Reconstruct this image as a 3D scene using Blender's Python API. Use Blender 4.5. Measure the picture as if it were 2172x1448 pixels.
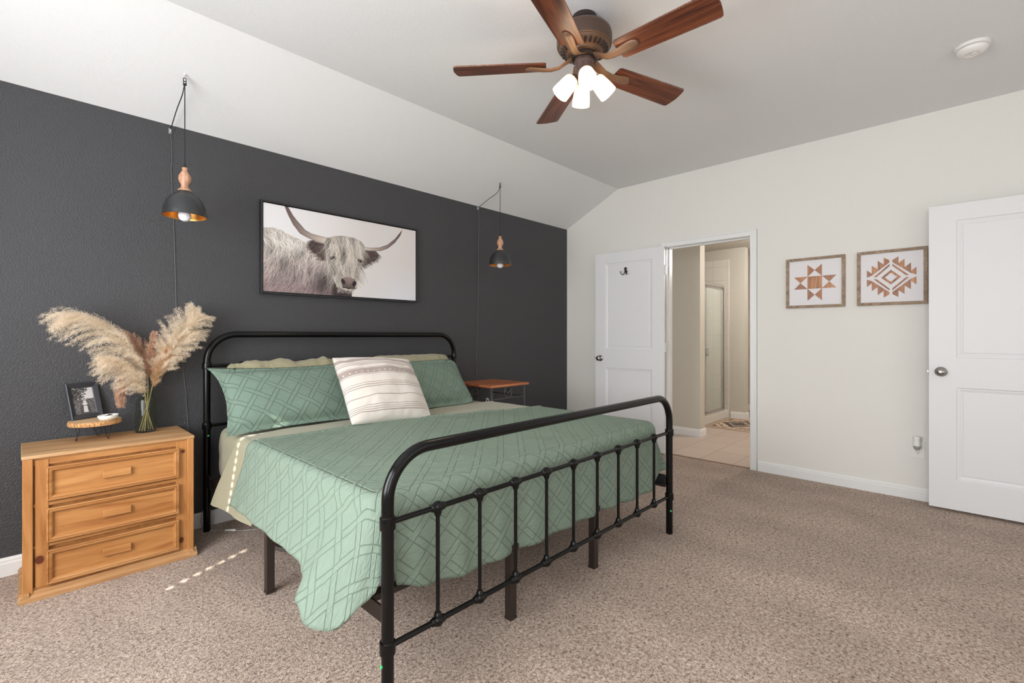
import bpy, bmesh, math, random
import numpy as np
from mathutils import Vector, Matrix
PI = math.pi
for o in list(bpy.data.objects):
    bpy.data.objects.remove(o, do_unlink=True)
SC = bpy.context.scene
COL = SC.collection

# ------------------------------------------------------------------ camera
cam_d = bpy.data.cameras.new('camera')
cam = bpy.data.objects.new('camera', cam_d)
COL.objects.link(cam)
cam_d.sensor_width = 36.0
cam_d.lens = 36.0 * 1007.0 / 2172.0
cam_d.shift_y = -12.0 / 2172.0
cam_d.clip_start = 0.05
cam.location = (-4.5155, -3.4389, 1.187)
cam.rotation_euler = (PI / 2, 0, math.radians(43.9 - 90.0))
SC.camera = cam

# ------------------------------------------------------------------ view
SC.view_settings.view_transform = 'Standard'
SC.view_settings.look = 'None'
SC.view_settings.exposure = 0.0
SC.view_settings.gamma = 1.0
SC.view_settings.use_curve_mapping = False

# ------------------------------------------------------------------ world, sun, daylight through the left windows, added rear fill
w = bpy.data.worlds.new('sky')
SC.world = w
w.use_nodes = True
w.node_tree.nodes['Background'].inputs[0].default_value = (0.75, 0.87, 1.0, 1)
w.node_tree.nodes['Background'].inputs[1].default_value = 1.2


def area(name, loc, rot, sx, sy, watts, col):
    d = bpy.data.lights.new(name, 'AREA')
    d.shape = 'RECTANGLE'
    d.size, d.size_y, d.energy, d.color = sx, sy, watts, col
    o = bpy.data.objects.new(name, d)
    COL.objects.link(o)
    o.location = loc
    o.rotation_euler = rot
    return o


W_LEFT = -5.60      # left wall (out of frame), holds two windows
W_REAR = -5.30      # rear wall (behind the camera), holds an added window for the fill light
sun_d = bpy.data.lights.new('sun', 'SUN')
sun_d.energy = 26.0
sun_d.angle = math.radians(0.53)
sun_d.color = (1.0, 0.95, 0.86)
sun = bpy.data.objects.new('sun', sun_d)
COL.objects.link(sun)
SAZ, SEL = math.radians(25.0), math.radians(33.5)
sdir = Vector((math.cos(SAZ) * math.cos(SEL), math.sin(SAZ) * math.cos(SEL), -math.sin(SEL)))
sun.rotation_euler = sdir.to_track_quat('-Z', 'Y').to_euler()
area('window_daylight_a', (W_LEFT + 0.06, -1.75, 1.40), (PI / 2, 0, -PI / 2), 1.5, 1.5, 80, (0.95, 0.975, 1.0))
area('window_daylight_b', (W_LEFT + 0.06, -3.95, 1.40), (PI / 2, 0, -PI / 2), 1.5, 1.5, 48, (0.95, 0.975, 1.0))
area('rear_fill_light', (-2.3, W_REAR + 0.06, 1.40), (PI / 2, 0, 0), 1.8, 1.5, 8, (0.97, 0.98, 1.0))  # weak fill added from behind the camera, no known window there


def point(name, loc, watts, col, r=0.05):
    d = bpy.data.lights.new(name, 'POINT')
    d.energy, d.color, d.shadow_soft_size = watts, col, r
    o = bpy.data.objects.new(name, d)
    COL.objects.link(o)
    o.location = loc
    return o


point('bathroom_lamp', (1.95, -2.15, 2.26), 56, (1.0, 0.95, 0.91), 0.07)


# ------------------------------------------------------------------ helpers: properties and objects
def thing(name, label, cat, loc=(0, 0, 0), rotz=0.0, group=None):
    o = bpy.data.objects.new(name, None)
    COL.objects.link(o)
    o.empty_display_size = 0.05
    o.location = loc
    o.rotation_euler = (0, 0, rotz)
    o['label'] = label
    o['category'] = cat
    if group:
        o['group'] = group
    return o


def tag(o, label, cat, group=None, kind=None):
    o['label'] = label
    o['category'] = cat
    if group:
        o['group'] = group
    if kind:
        o['kind'] = kind
    return o


class MB:
    """Collects shapes and links them as one mesh object."""

    def __init__(self):
        self.v, self.f, self.mi, self.uv, self.col = [], [], [], [], []

    def add(self, vs, fs, m=0, uvs=None):
        b = len(self.v)
        self.v += [tuple(p) for p in vs]
        self.uv += list(uvs) if uvs else [(0.0, 0.0)] * len(vs)
        for f in fs:
            self.f.append(tuple(b + i for i in f))
            self.mi.append(m)
        return self

    def box(self, x0, y0, z0, x1, y1, z1, m=0):
        x0, x1 = min(x0, x1), max(x0, x1)
        y0, y1 = min(y0, y1), max(y0, y1)
        z0, z1 = min(z0, z1), max(z0, z1)
        vs = [(x0, y0, z0), (x1, y0, z0), (x1, y1, z0), (x0, y1, z0), (x0, y0, z1), (x1, y0, z1), (x1, y1, z1), (x0, y1, z1)]
        return self.add(vs, [(0, 3, 2, 1), (4, 5, 6, 7), (0, 1, 5, 4), (1, 2, 6, 5), (2, 3, 7, 6), (3, 0, 4, 7)], m)

    def tube(self, pts, r, n=14, m=0, cap=True, flat=1.0):
        P = [Vector(p) for p in pts]
        rs = r if isinstance(r, (list, tuple)) else [r] * len(P)
        rings = []
        up = None
        for i, p in enumerate(P):
            if i == 0:
                t = P[1] - P[0]
            elif i == len(P) - 1:
                t = P[-1] - P[-2]
            else:
                t = (P[i + 1] - p).normalized() + (p - P[i - 1]).normalized()
            t.normalize()
            if up is None:
                up = Vector((0, 0, 1)) if abs(t.z) < 0.9 else Vector((1, 0, 0))
            a = t.cross(up)
            if a.length < 1e-5:
                a = t.cross(Vector((0, 1, 0)))
            a.normalize()
            b = a.cross(t).normalized()
            up = b
            k = 1.0
            if 0 < i < len(P) - 1:
                c = (P[i + 1] - p).normalized().dot((p - P[i - 1]).normalized())
                k = 1.0
            rings.append([p + (a * math.cos(2 * PI * j / n) + b * math.sin(2 * PI * j / n) * flat) * rs[i] * k for j in range(n)])
        vs = [q for ring in rings for q in ring]
        fs = []
        for i in range(len(P) - 1):
            for j in range(n):
                k = (j + 1) % n
                fs.append((i * n + j, i * n + k, (i + 1) * n + k, (i + 1) * n + j))
        if cap:
            fs.append(tuple(reversed(range(n))))
            fs.append(tuple((len(P) - 1) * n + j for j in range(n)))
        return self.add(vs, fs, m)

    def lathe(self, prof, c=(0, 0, 0), n=32, m=0, axis=None, cap=True):
        """prof: (radius, height) list; axis: direction of the height."""
        ax = Vector(axis or (0, 0, 1)).normalized()
        h = Vector((1, 0, 0)) if abs(ax.x) < 0.9 else Vector((0, 1, 0))
        a = ax.cross(h).normalized()
        b = ax.cross(a).normalized()
        C0 = Vector(c)
        vs, fs = [], []
        for r, z in prof:
            for j in range(n):
                t = 2 * PI * j / n
                vs.append(C0 + ax * z + (a * math.cos(t) + b * math.sin(t)) * max(r, 1e-5))
        for i in range(len(prof) - 1):
            for j in range(n):
                k = (j + 1) % n
                fs.append((i * n + j, (i + 1) * n + j, (i + 1) * n + k, i * n + k))
        if cap and prof[0][0] > 1e-4:
            fs.append(tuple(range(n)))
        if cap and prof[-1][0] > 1e-4:
            fs.append(tuple((len(prof) - 1) * n + j for j in reversed(range(n))))
        return self.add(vs, fs, m)

    def ball(self, c, r, n=16, m=0, sz=1.0):
        k = max(6, n // 2)
        prof = [(r * math.sin(PI * i / k), -r * sz * math.cos(PI * i / k)) for i in range(k + 1)]
        return self.lathe(prof, c, n, m)

    def prism(self, poly, d0, d1, plane='yz', m=0):
        """extrudes a 2-D polygon; plane names the polygon's axes, the third axis runs d0..d1."""
        def P(u, v, d):
            return {'yz': (d, u, v), 'xz': (u, d, v), 'xy': (u, v, d)}[plane]
        n = len(poly)
        vs = [P(u, v, d0) for u, v in poly] + [P(u, v, d1) for u, v in poly]
        fs = [tuple(range(n)), tuple(n + i for i in reversed(range(n)))]
        for i in range(n):
            k = (i + 1) % n
            fs.append((i, n + i, n + k, k))
        return self.add(vs, fs, m)

    def grid(self, fn, nu, nv, m=0, uvf=None, flip=False):
        vs, fs, uv = [], [], []
        for j in range(nv + 1):
            for i in range(nu + 1):
                vs.append(fn(i / nu, j / nv))
                uv.append(uvf(i / nu, j / nv) if uvf else (i / nu, j / nv))
        for j in range(nv):
            for i in range(nu):
                a = j * (nu + 1) + i
                q = (a, a + 1, a + nu + 2, a + nu + 1)
                fs.append(q[::-1] if flip else q)
        return self.add(vs, fs, m, uv)

    def build(self, name, mats, parent=None, smooth=40, bevel=0.0, seg=2, weld=False, sub=0, origin=None, mtx=None):
        me = bpy.data.meshes.new(name)
        vs = self.v
        if mtx is not None:
            vs = [tuple(mtx @ Vector(p)) for p in vs]
        if origin is not None:
            vs = [(p[0] - origin[0], p[1] - origin[1], p[2] - origin[2]) for p in vs]
        me.from_pydata(vs, [], self.f)
        mats = mats if isinstance(mats, (list, tuple)) else [mats]
        for m in mats:
            me.materials.append(m)
        if len(mats) > 1:
            me.polygons.foreach_set('material_index', self.mi)
        if any(u != (0.0, 0.0) for u in self.uv):
            lay = me.uv_layers.new(name='UVMap')
            idx = np.empty(len(me.loops), dtype=np.int32)
            me.loops.foreach_get('vertex_index', idx)
            lay.data.foreach_set('uv', np.array(self.uv, dtype=np.float32)[idx].ravel())
        bm = bmesh.new()
        bm.from_mesh(me)
        if weld:
            bmesh.ops.remove_doubles(bm, verts=bm.verts, dist=0.0006)
        if self.fix:
            bmesh.ops.recalc_face_normals(bm, faces=bm.faces)
        bm.to_mesh(me)
        bm.free()
        if smooth:
            me.shade_smooth()
            if smooth < 180:
                me.set_sharp_from_angle(angle=math.radians(smooth))
        o = bpy.data.objects.new(name, me)
        COL.objects.link(o)
        if parent is not None:
            o.parent = parent
        elif origin is not None:
            o.location = origin
        if bevel:
            b = o.modifiers.new('bevel', 'BEVEL')
            b.width = bevel
            b.segments = seg
            b.limit_method = 'ANGLE'
            b.angle_limit = math.radians(35)
        if sub:
            s = o.modifiers.new('sub', 'SUBSURF')
            s.levels = s.render_levels = sub
        return o
    fix = True


def struct(name, mb, m, parent=None, **k):
    o = mb.build(name, m, parent, **k)
    if parent is None:
        o['kind'] = 'structure'
    return o


# ------------------------------------------------------------------ helpers: materials
def srgb(r, g, b):
    f = lambda c: ((c / 255.0) / 12.92 if c / 255.0 <= 0.04045 else (((c / 255.0) + 0.055) / 1.055) ** 2.4)
    return (f(r), f(g), f(b), 1.0)


class NT:
    def __init__(self, name):
        self.mat = bpy.data.materials.new(name)
        self.mat.use_nodes = True
        self.t = self.mat.node_tree
        self.n = self.t.nodes
        self.b = self.n['Principled BSDF']

    def new(self, kind, **props):
        x = self.n.new(kind)
        for k, v in props.items():
            setattr(x, k, v)
        return x

    def link(self, a, b):
        self.t.links.new(a, b)

    def put(self, sock, val):
        if hasattr(val, 'is_linked') or isinstance(val, bpy.types.NodeSocket):
            self.link(val, sock)
        else:
            sock.default_value = val

    def math(self, op, a, b=None, c=None, clamp=False):
        x = self.new('ShaderNodeMath', operation=op)
        x.use_clamp = clamp
        self.put(x.inputs[0], a)
        if b is not None:
            self.put(x.inputs[1], b)
        if c is not None:
            self.put(x.inputs[2], c)
        return x.outputs[0]

    def smooth(self, v, lo, hi, a=0.0, b=1.0):
        x = self.new('ShaderNodeMapRange', interpolation_type='SMOOTHSTEP')
        self.put(x.inputs[0], v)
        for i, q in enumerate((lo, hi, a, b)):
            x.inputs[i + 1].default_value = q
        return x.outputs[0]

    def coord(self, kind='Object'):
        return self.new('ShaderNodeTexCoord').outputs[kind]

    def mapping(self, vec, scale=(1, 1, 1), rot=(0, 0, 0), loc=(0, 0, 0)):
        m = self.new('ShaderNodeMapping')
        self.link(vec, m.inputs[0])
        m.inputs['Scale'].default_value = scale
        m.inputs['Rotation'].default_value = rot
        m.inputs['Location'].default_value = loc
        return m.outputs[0]

    def noise(self, vec, scale, detail=3.0, rough=0.55, dist=0.0):
        x = self.new('ShaderNodeTexNoise')
        self.link(vec, x.inputs['Vector'])
        x.inputs['Scale'].default_value = scale
        x.inputs['Detail'].default_value = detail
        x.inputs['Roughness'].default_value = rough
        x.inputs['Distortion'].default_value = dist
        return x.outputs['Fac']

    def voronoi(self, vec, scale, feature='F1', out='Distance', rnd=1.0):
        x = self.new('ShaderNodeTexVoronoi', feature=feature)
        self.link(vec, x.inputs['Vector'])
        x.inputs['Scale'].default_value = scale
        x.inputs['Randomness'].default_value = rnd
        return x.outputs[out]

    def ramp(self, fac, stops, interp='LINEAR'):
        x = self.new('ShaderNodeValToRGB')
        x.color_ramp.interpolation = interp
        e = x.color_ramp.elements
        while len(e) < len(stops):
            e.new(0.5)
        for el, (p, c) in zip(e, stops):
            el.position = p
            el.color = c
        self.link(fac, x.inputs[0])
        return x.outputs[0]

    def mix(self, fac, a, b, blend='MIX'):
        x = self.new('ShaderNodeMix', data_type='RGBA', blend_type=blend)
        self.put(x.inputs[0], fac)
        self.put(x.inputs[6], a)
        self.put(x.inputs[7], b)
        return x.outputs[2]

    def bump(self, h, strength=0.5, dist=0.002, normal=None):
        x = self.new('ShaderNodeBump')
        x.inputs['Strength'].default_value = strength
        x.inputs['Distance'].default_value = dist
        self.link(h, x.inputs['Height'])
        if normal is not None:
            self.link(normal, x.inputs['Normal'])
        return x.outputs[0]

    def base(self, v):
        self.put(self.b.inputs['Base Color'], v)

    def rough(self, v):
        self.put(self.b.inputs['Roughness'], v)

    def normal(self, s):
        self.link(s, self.b.inputs['Normal'])


def plain(name, col, rough=0.5, metal=0.0, spec=None, bump=None, coat=0.0):
    n = NT(name)
    n.base(col)
    n.rough(rough)
    n.b.inputs['Metallic'].default_value = metal
    if spec is not None:
        n.b.inputs['Specular IOR Level'].default_value = spec
    if coat:
        n.b.inputs['Coat Weight'].default_value = coat
    if bump:
        c = n.coord('Object')
        n.normal(n.bump(n.noise(c, bump[0], 3), bump[1], bump[2]))
    return n.mat


def wall_mat(name, col, rough, scale, strength, dist, vary=0.03):
    n = NT(name)
    g = n.new('ShaderNodeNewGeometry').outputs['Position']
    big = n.noise(g, 1.3, 2)
    dark = tuple(c * (1 - vary) for c in col[:3]) + (1,)
    n.base(n.mix(big, dark, col))
    n.rough(rough)
    a = n.noise(g, scale, 3, 0.6)
    h = n.smooth(a, 0.38, 0.68)
    n.normal(n.bump(h, strength, dist))
    return n.mat


M_white = wall_mat('wall_paint_cream', srgb(234, 232, 226), 0.75, 110, 0.22, 0.002)
M_dark = wall_mat('wall_paint_charcoal', srgb(64, 64, 67), 0.42, 125, 0.55, 0.003)
M_ceil = wall_mat('ceiling_paint', srgb(236, 236, 236), 0.85, 120, 0.16, 0.002)
M_bath = wall_mat('bathroom_paint', srgb(206, 200, 188), 0.7, 110, 0.2, 0.002)
M_trim = plain('trim_gloss_white', srgb(236, 236, 235), 0.32)
M_door = plain('door_white', srgb(230, 230, 231), 0.42)
M_black = plain('bed_black_metal', srgb(10, 10, 11), 0.2, 0.0, 0.32)
M_brown = plain('bed_frame_brown_metal', srgb(50, 40, 36), 0.45)
M_nickel = plain('brushed_nickel', srgb(165, 162, 158), 0.28, 1.0)
M_blackmatte = plain('black_matte', srgb(26, 26, 28), 0.5)
M_whiteplastic = plain('white_plastic', srgb(236, 234, 230), 0.4)
M_green_dot = plain('green_sticker', srgb(70, 190, 110), 0.5)


def carpet_mat():
    n = NT('carpet_pile')
    g = n.new('ShaderNodeNewGeometry').outputs['Position']
    flat = n.mapping(g, (1, 1, 1))
    wob = n.noise(flat, 30, 2)
    a = n.noise(flat, 82, 4, 0.72, 0.7)
    b = n.voronoi(flat, 170)
    c = n.noise(flat, 210, 2, 0.7)
    mixv = n.math('ADD', n.math('MULTIPLY', a, 0.75), n.math('MULTIPLY', c, 0.35))
    colr = n.ramp(mixv, [(0.40, srgb(88, 64, 52)), (0.485, srgb(168, 141, 123)), (0.555, srgb(216, 191, 173)), (0.68, srgb(246, 228, 212))])
    brush = n.noise(n.mapping(g, (1.0, 0.45, 1)), 2.6, 3, 0.6)
    tint = n.ramp(brush, [(0.38, (0.86, 0.85, 0.84, 1)), (0.64, (1.06, 1.06, 1.06, 1))])
    n.base(n.mix(1.0, colr, tint, 'MULTIPLY'))
    n.rough(0.95)
    n.b.inputs['Specular IOR Level'].default_value = 0.1
    n.b.inputs['Sheen Weight'].default_value = 0.25
    h = n.math('SUBTRACT', n.math('ADD', a, n.math('MULTIPLY', c, 0.4)), n.math('MULTIPLY', b, 0.25))
    n.normal(n.bump(h, 0.9, 0.018))
    return n.mat


M_carpet = carpet_mat()


def pine(name, axis='x', base=(188, 130, 74), dark=(158, 100, 50), light=(204, 148, 90), knots=(), rough=0.42, scale=1.0):
    n = NT(name)
    c = n.coord('Object')
    s = {'x': (1.4, 16, 16), 'z': (16, 16, 1.4), 'y': (16, 1.4, 16)}[axis]
    s = tuple(q * scale for q in s)
    m = n.mapping(c, s)
    a = n.noise(m, 1.0, 4, 0.55, 1.4)
    f = n.noise(n.mapping(c, tuple(q * 6 for q in s)), 1.0, 2, 0.6)
    v = n.math('ADD', n.math('MULTIPLY', a, 0.85), n.math('MULTIPLY', f, 0.15))
    col = n.ramp(v, [(0.32, srgb(*dark)), (0.5, srgb(*base)), (0.68, srgb(*light))])
    for (x, y, z, r, asp) in knots:
        p = n.mapping(c, (1, 0.2, asp), (0, 0, 0), (-x, -y * 0.2, -z * asp))
        ln = n.new('ShaderNodeVectorMath', operation='LENGTH')
        n.link(p, ln.inputs[0])
        wob = n.math('MULTIPLY', n.noise(c, 60, 2), r * 0.35)
        d = n.math('SUBTRACT', n.math('ADD', ln.outputs['Value'], wob), r * 0.17)
        col = n.mix(n.smooth(d, r * 0.9, r * 2.0, 0.45, 0.0), col, srgb(*dark))
        col = n.mix(n.smooth(d, r * 0.75, r * 1.05, 1.0, 0.0), col, srgb(98, 44, 24))
    n.base(col)
    n.rough(rough)
    n.normal(n.bump(a, 0.12, 0.002))
    return n.mat


def weave(n, u, v, p, w, lw, dash=None):
    """stitched basket-weave quilting: returns groove amount 0..1 (socket). u, v in metres."""
    a = n.math('DIVIDE', u, p)
    b = n.math('DIVIDE', v, p)
    fa, fb = n.math('FRACT', a), n.math('FRACT', b)
    par = n.math('FLOORED_MODULO', n.math('ADD', n.math('FLOOR', a), n.math('FLOOR', b)), 2.0)
    par = n.math('GREATER_THAN', par, 0.5)
    k = w / p

    def dist(f):
        e0 = n.math('MINIMUM', f, n.math('SUBTRACT', 1.0, f))
        return n.math('MINIMUM', e0, n.math('ABSOLUTE', n.math('SUBTRACT', f, k)))
    gu = n.smooth(dist(fa), 0.0, lw / p, 1.0, 0.0)
    gv = n.smooth(dist(fb), 0.0, lw / p, 1.0, 0.0)
    inu, inv = n.math('LESS_THAN', fa, k), n.math('LESS_THAN', fb, k)
    gu = n.math('MULTIPLY', gu, n.math('SUBTRACT', 1.0, n.math('MULTIPLY', inv, par)))
    gv = n.math('MULTIPLY', gv, n.math('SUBTRACT', 1.0, n.math('MULTIPLY', inu, n.math('SUBTRACT', 1.0, par))))
    return n.math('MAXIMUM', gu, gv)


def quilt_mat(name, col, p=0.098, w=0.027, rot=45.0, lw=0.0032, pucker=1.0):
    n = NT(name)
    uv = n.coord('UV')
    q = n.noise(uv, 7.0, 2)
    warp = n.math('MULTIPLY', n.math('SUBTRACT', q, 0.5), 0.008)
    r = n.mapping(uv, (1, 1, 1), (0, 0, math.radians(rot)))
    s = n.new('ShaderNodeSeparateXYZ')
    n.link(r, s.inputs[0])
    u, v = n.math('ADD', s.outputs[0], warp), n.math('SUBTRACT', s.outputs[1], warp)
    g = weave(n, u, v, p, w, lw)
    thin = weave(n, u, v, p, w, 0.0019)
    n.base(n.mix(n.math('MULTIPLY', thin, 0.42), col, tuple(c * 0.45 for c in col[:3]) + (1,)))
    n.rough(0.7)
    n.b.inputs['Specular IOR Level'].default_value = 0.25
    puck = n.noise(n.mapping(uv, (1, 2.6, 1), (0, 0, 0.6)), 22, 3, 0.55, 0.9)
    fine = n.noise(uv, 9, 3, 0.5)
    h = n.math('ADD', n.math('MULTIPLY', g, -0.55), n.math('ADD', n.math('MULTIPLY', puck, pucker), n.math('MULTIPLY', fine, 0.5)))
    n.normal(n.bump(h, 0.75, 0.0075))
    return n.mat


M_quilt = quilt_mat('sage_quilt', srgb(130, 147, 132))
M_sham = quilt_mat('sage_sham', srgb(118, 138, 124), 0.092, 0.024, 36.0, 0.003, 0.5)


def cloth_mat(name, col, scale=9, strength=0.5, dist=0.012, rough=0.6):
    n = NT(name)
    c = n.coord('Object')
    n.base(col)
    n.rough(rough)
    n.b.inputs['Sheen Weight'].default_value = 0.2
    a = n.noise(n.mapping(c, (1, 1, 0.6)), scale, 3, 0.5, 1.2)
    f = n.noise(c, 300, 2)
    h = n.math('ADD', a, n.math('MULTIPLY', f, 0.03))
    n.normal(n.bump(h, strength, dist))
    return n.mat


M_sheet = cloth_mat('olive_sheet', srgb(157, 153, 128), 6, 0.35, 0.01)
M_pillowcase = cloth_mat('olive_pillowcase', srgb(156, 150, 120), 9, 0.7, 0.02)


# ------------------------------------------------------------------ the setting: room shell
H0, H1, CR = 2.446, 2.78, -0.693
DY0, DY1, DH = -2.035, -1.25, 2.072          # bathroom doorway in the right wall
T = 0.12
mb = MB()
mb.box(W_LEFT - T, 0, -0.02, T, T, H0 + 0.06)
struct('wall_back', mb, M_dark, smooth=0)
mb = MB()
mb.box(0, DY1 + 0.015, -0.02, T, 0.0, H1 + 0.05)
mb.box(0, W_REAR, -0.02, T, DY0 - 0.015, H1 + 0.05)
mb.box(0, DY0 - 0.015, DH + 0.015, T, DY1 + 0.015, H1 + 0.05)
struct('wall_right', mb, M_white, smooth=0)


def wall_with_holes(mb, fixed, a0, a1, z0, z1, holes, axis):
    """wall slab along an axis with rectangular holes (a, b, za, zb)."""
    def bx(p, q, r, s):
        if q - p < 1e-4 or s - r < 1e-4:
            return
        if axis == 'y':
            mb.box(fixed[0], p, r, fixed[1], q, s)
        else:
            mb.box(p, fixed[0], r, q, fixed[1], s)
    cur = a0
    for (p, q, r, s) in sorted(holes):
        bx(cur, p, z0, z1)
        bx(p, q, z0, r)
        bx(p, q, s, z1)
        cur = q
    bx(cur, a1, z0, z1)


WIN_A, WIN_B, WIN_ADDED = (-2.5, -1.0, 0.65, 2.40), (-4.7, -3.2, 0.65, 2.15), (-3.2, -1.4, 0.65, 2.15)
mb = MB()
wall_with_holes(mb, (W_LEFT - T, W_LEFT), W_REAR, 0.0, -0.02, H1 + 0.05, [WIN_A, WIN_B], 'y')
struct('wall_left', mb, M_white, smooth=0)
mb = MB()
wall_with_holes(mb, (W_REAR - T, W_REAR), W_LEFT - T, T, -0.02, H1 + 0.05, [WIN_ADDED], 'x')
struct('wall_rear', mb, M_white, smooth=0)
mb = MB()
mb.prism([(T, H0 - 0.058), (0.0, H0), (CR, H1), (W_REAR - T, H1), (W_REAR - T, H1 + 0.15), (T, H1 + 0.15)], W_LEFT - T, 0.06, 'yz')
struct('ceiling', mb, M_ceil, smooth=0)
mb = MB()
mb.grid(lambda u, v: (W_LEFT + u * (0.018 - W_LEFT), W_REAR + v * -W_REAR, 0.0), 2, 2)
mb.box(W_LEFT - T, W_REAR - T, -0.08, 0.018, T, -0.004)
struct('floor', mb, M_carpet, smooth=0)


# windows out of frame, the rear one added for fill: frames, sills and closed slat blinds (two rows of cord holes let the sun through)
def window(nm, lo, hi, z0, z1, axis, face):
    mb = MB()
    for (p, q, r, s) in ((lo, lo + 0.05, z0, z1), (hi - 0.05, hi, z0, z1), (lo, hi, z0, z0 + 0.05), (lo, hi, z1 - 0.05, z1), (lo, hi, (z0 + z1) / 2 - 0.02, (z0 + z1) / 2 + 0.02)):
        if axis == 'y':
            mb.box(face - 0.10, p, r, face - 0.06, q, s)
        else:
            mb.box(p, face - 0.10, r, q, face - 0.06, s)
    o = struct(nm, mb, M_trim, smooth=0)
    mb = MB()
    if axis == 'y':
        mb.box(face - 0.06, lo - 0.03, z0 - 0.03, face + 0.03, hi + 0.03, z0)
    else:
        mb.box(lo - 0.03, face - 0.06, z0 - 0.03, hi + 0.03, face + 0.03, z0)
    mb.build('sill', M_trim, o)
    return o


wa = window('window_1', WIN_A[0], WIN_A[1], 0.65, 2.40, 'y', W_LEFT)
wb = window('window_2', WIN_B[0], WIN_B[1], 0.65, 2.15, 'y', W_LEFT)
wc = window('window_added', WIN_ADDED[0], WIN_ADDED[1], 0.65, 2.15, 'x', W_REAR)  # invented rear window around the added fill light
pitch = 0.044
mb = MB()
bxp = W_LEFT - 0.03
z = 0.655
while z < 2.40:
    z1 = min(z + pitch, 2.40)
    zm = z + pitch * 0.62
    mb.box(bxp, WIN_A[0], z, bxp + 0.003, WIN_A[1], min(zm, 2.40))
    holes = []
    if 1.10 < z < 1.42:
        holes.append(-1.475)
    if 1.58 < z < 2.36:
        holes.append(-1.592)
    cur = WIN_A[0]
    for hy in sorted(holes):
        mb.box(bxp, cur, zm, bxp + 0.003, hy - 0.012, z1)
        cur = hy + 0.012
    mb.box(bxp, cur, zm, bxp + 0.003, WIN_A[1], z1)
    z += pitch
mb.build('blind', M_trim, wa, smooth=0)
mb = MB()
mb.box(bxp, WIN_B[0], 0.65, bxp + 0.003, WIN_B[1], 2.15)
mb.build('blind', M_trim, wb, smooth=0)
mb = MB()
mb.box(WIN_ADDED[0], W_REAR - 0.03, 0.65, WIN_ADDED[1], W_REAR - 0.027, 2.15)
mb.build('blind', M_trim, wc, smooth=0)

# baseboards: stepped profile (depth, height)
BP = [(0, 0), (0.014, 0), (0.014, 0.062), (0.011, 0.068), (0.011, 0.078), (0.006, 0.088), (0, 0.09)]


def baseboard_x(nm, x0, x1, y, sgn, m=M_trim):
    mb = MB()
    mb.prism([(y + sgn * d, h) for d, h in BP], x0, x1, 'yz')
    return struct(nm, mb, m, smooth=0)


def baseboard_y(nm, y0, y1, x, sgn, m=M_trim):
    mb = MB()
    mb.prism([(x + sgn * d, h) for d, h in BP], y0, y1, 'xz')
    return struct(nm, mb, m, smooth=0)


baseboard_x('baseboard_back', W_LEFT, 0.0, 0.0, -1)
baseboard_y('baseboard_right', W_REAR, DY0 - 0.066, 0.0, -1)
baseboard_y('baseboard_right_corner', DY1 + 0.066, -0.014, 0.0, -1)
baseboard_y('baseboard_left', W_REAR, 0.0, W_LEFT, 1)

# bathroom doorway: jamb lining, stop and profiled casing
mb = MB()
mb.box(-0.004, DY1, 0, T + 0.004, DY1 + 0.016, DH + 0.016)
mb.box(-0.004, DY0 - 0.016, 0, T + 0.004, DY0, DH + 0.016)
mb.box(-0.004, DY0, DH, T + 0.004, DY1, DH + 0.016)
mb.box(0.042, DY1 - 0.011, 0, 0.078, DY1, DH)
mb.box(0.042, DY0, 0, 0.078, DY0 + 0.011, DH)
mb.box(0.042, DY0, DH - 0.011, 0.078, DY1, DH)
struct('trim_1', mb, M_trim, bevel=0.0015, smooth=0)
CW = 0.058


def casing(nm, xs, sg):
    mb = MB()
    steps = [(0.004, CW, 0.008), (0.004, CW - 0.012, 0.012), (0.004, CW - 0.03, 0.016), (0.046, CW, 0.017)]
    for (i, o, d) in steps:
        a, b = xs, xs + sg * d
        mb.box(a, DY1 + i, 0, b, DY1 + o, DH + o)
        mb.box(a, DY0 - o, 0, b, DY0 - i, DH + o)
        mb.box(a, DY0 - i, DH + i, b, DY1 + i, DH + o)
    return struct(nm, mb, M_trim, bevel=0.0015, smooth=0)


casing('trim_2', 0.0, -1)
casing('trim_3', T, 1)
mb = MB()
mb.box(0.012, DY0 + 0.0, 0.905, 0.036, DY0 + 0.003, 0.965)
struct('trim_4', mb, M_nickel, smooth=0)
mb = MB()
mb.box(0.008, DY0, -0.004, 0.026, DY1, 0.006)
struct('trim_5', mb, plain('threshold_strip', srgb(150, 120, 98), 0.7), smooth=0)


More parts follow.
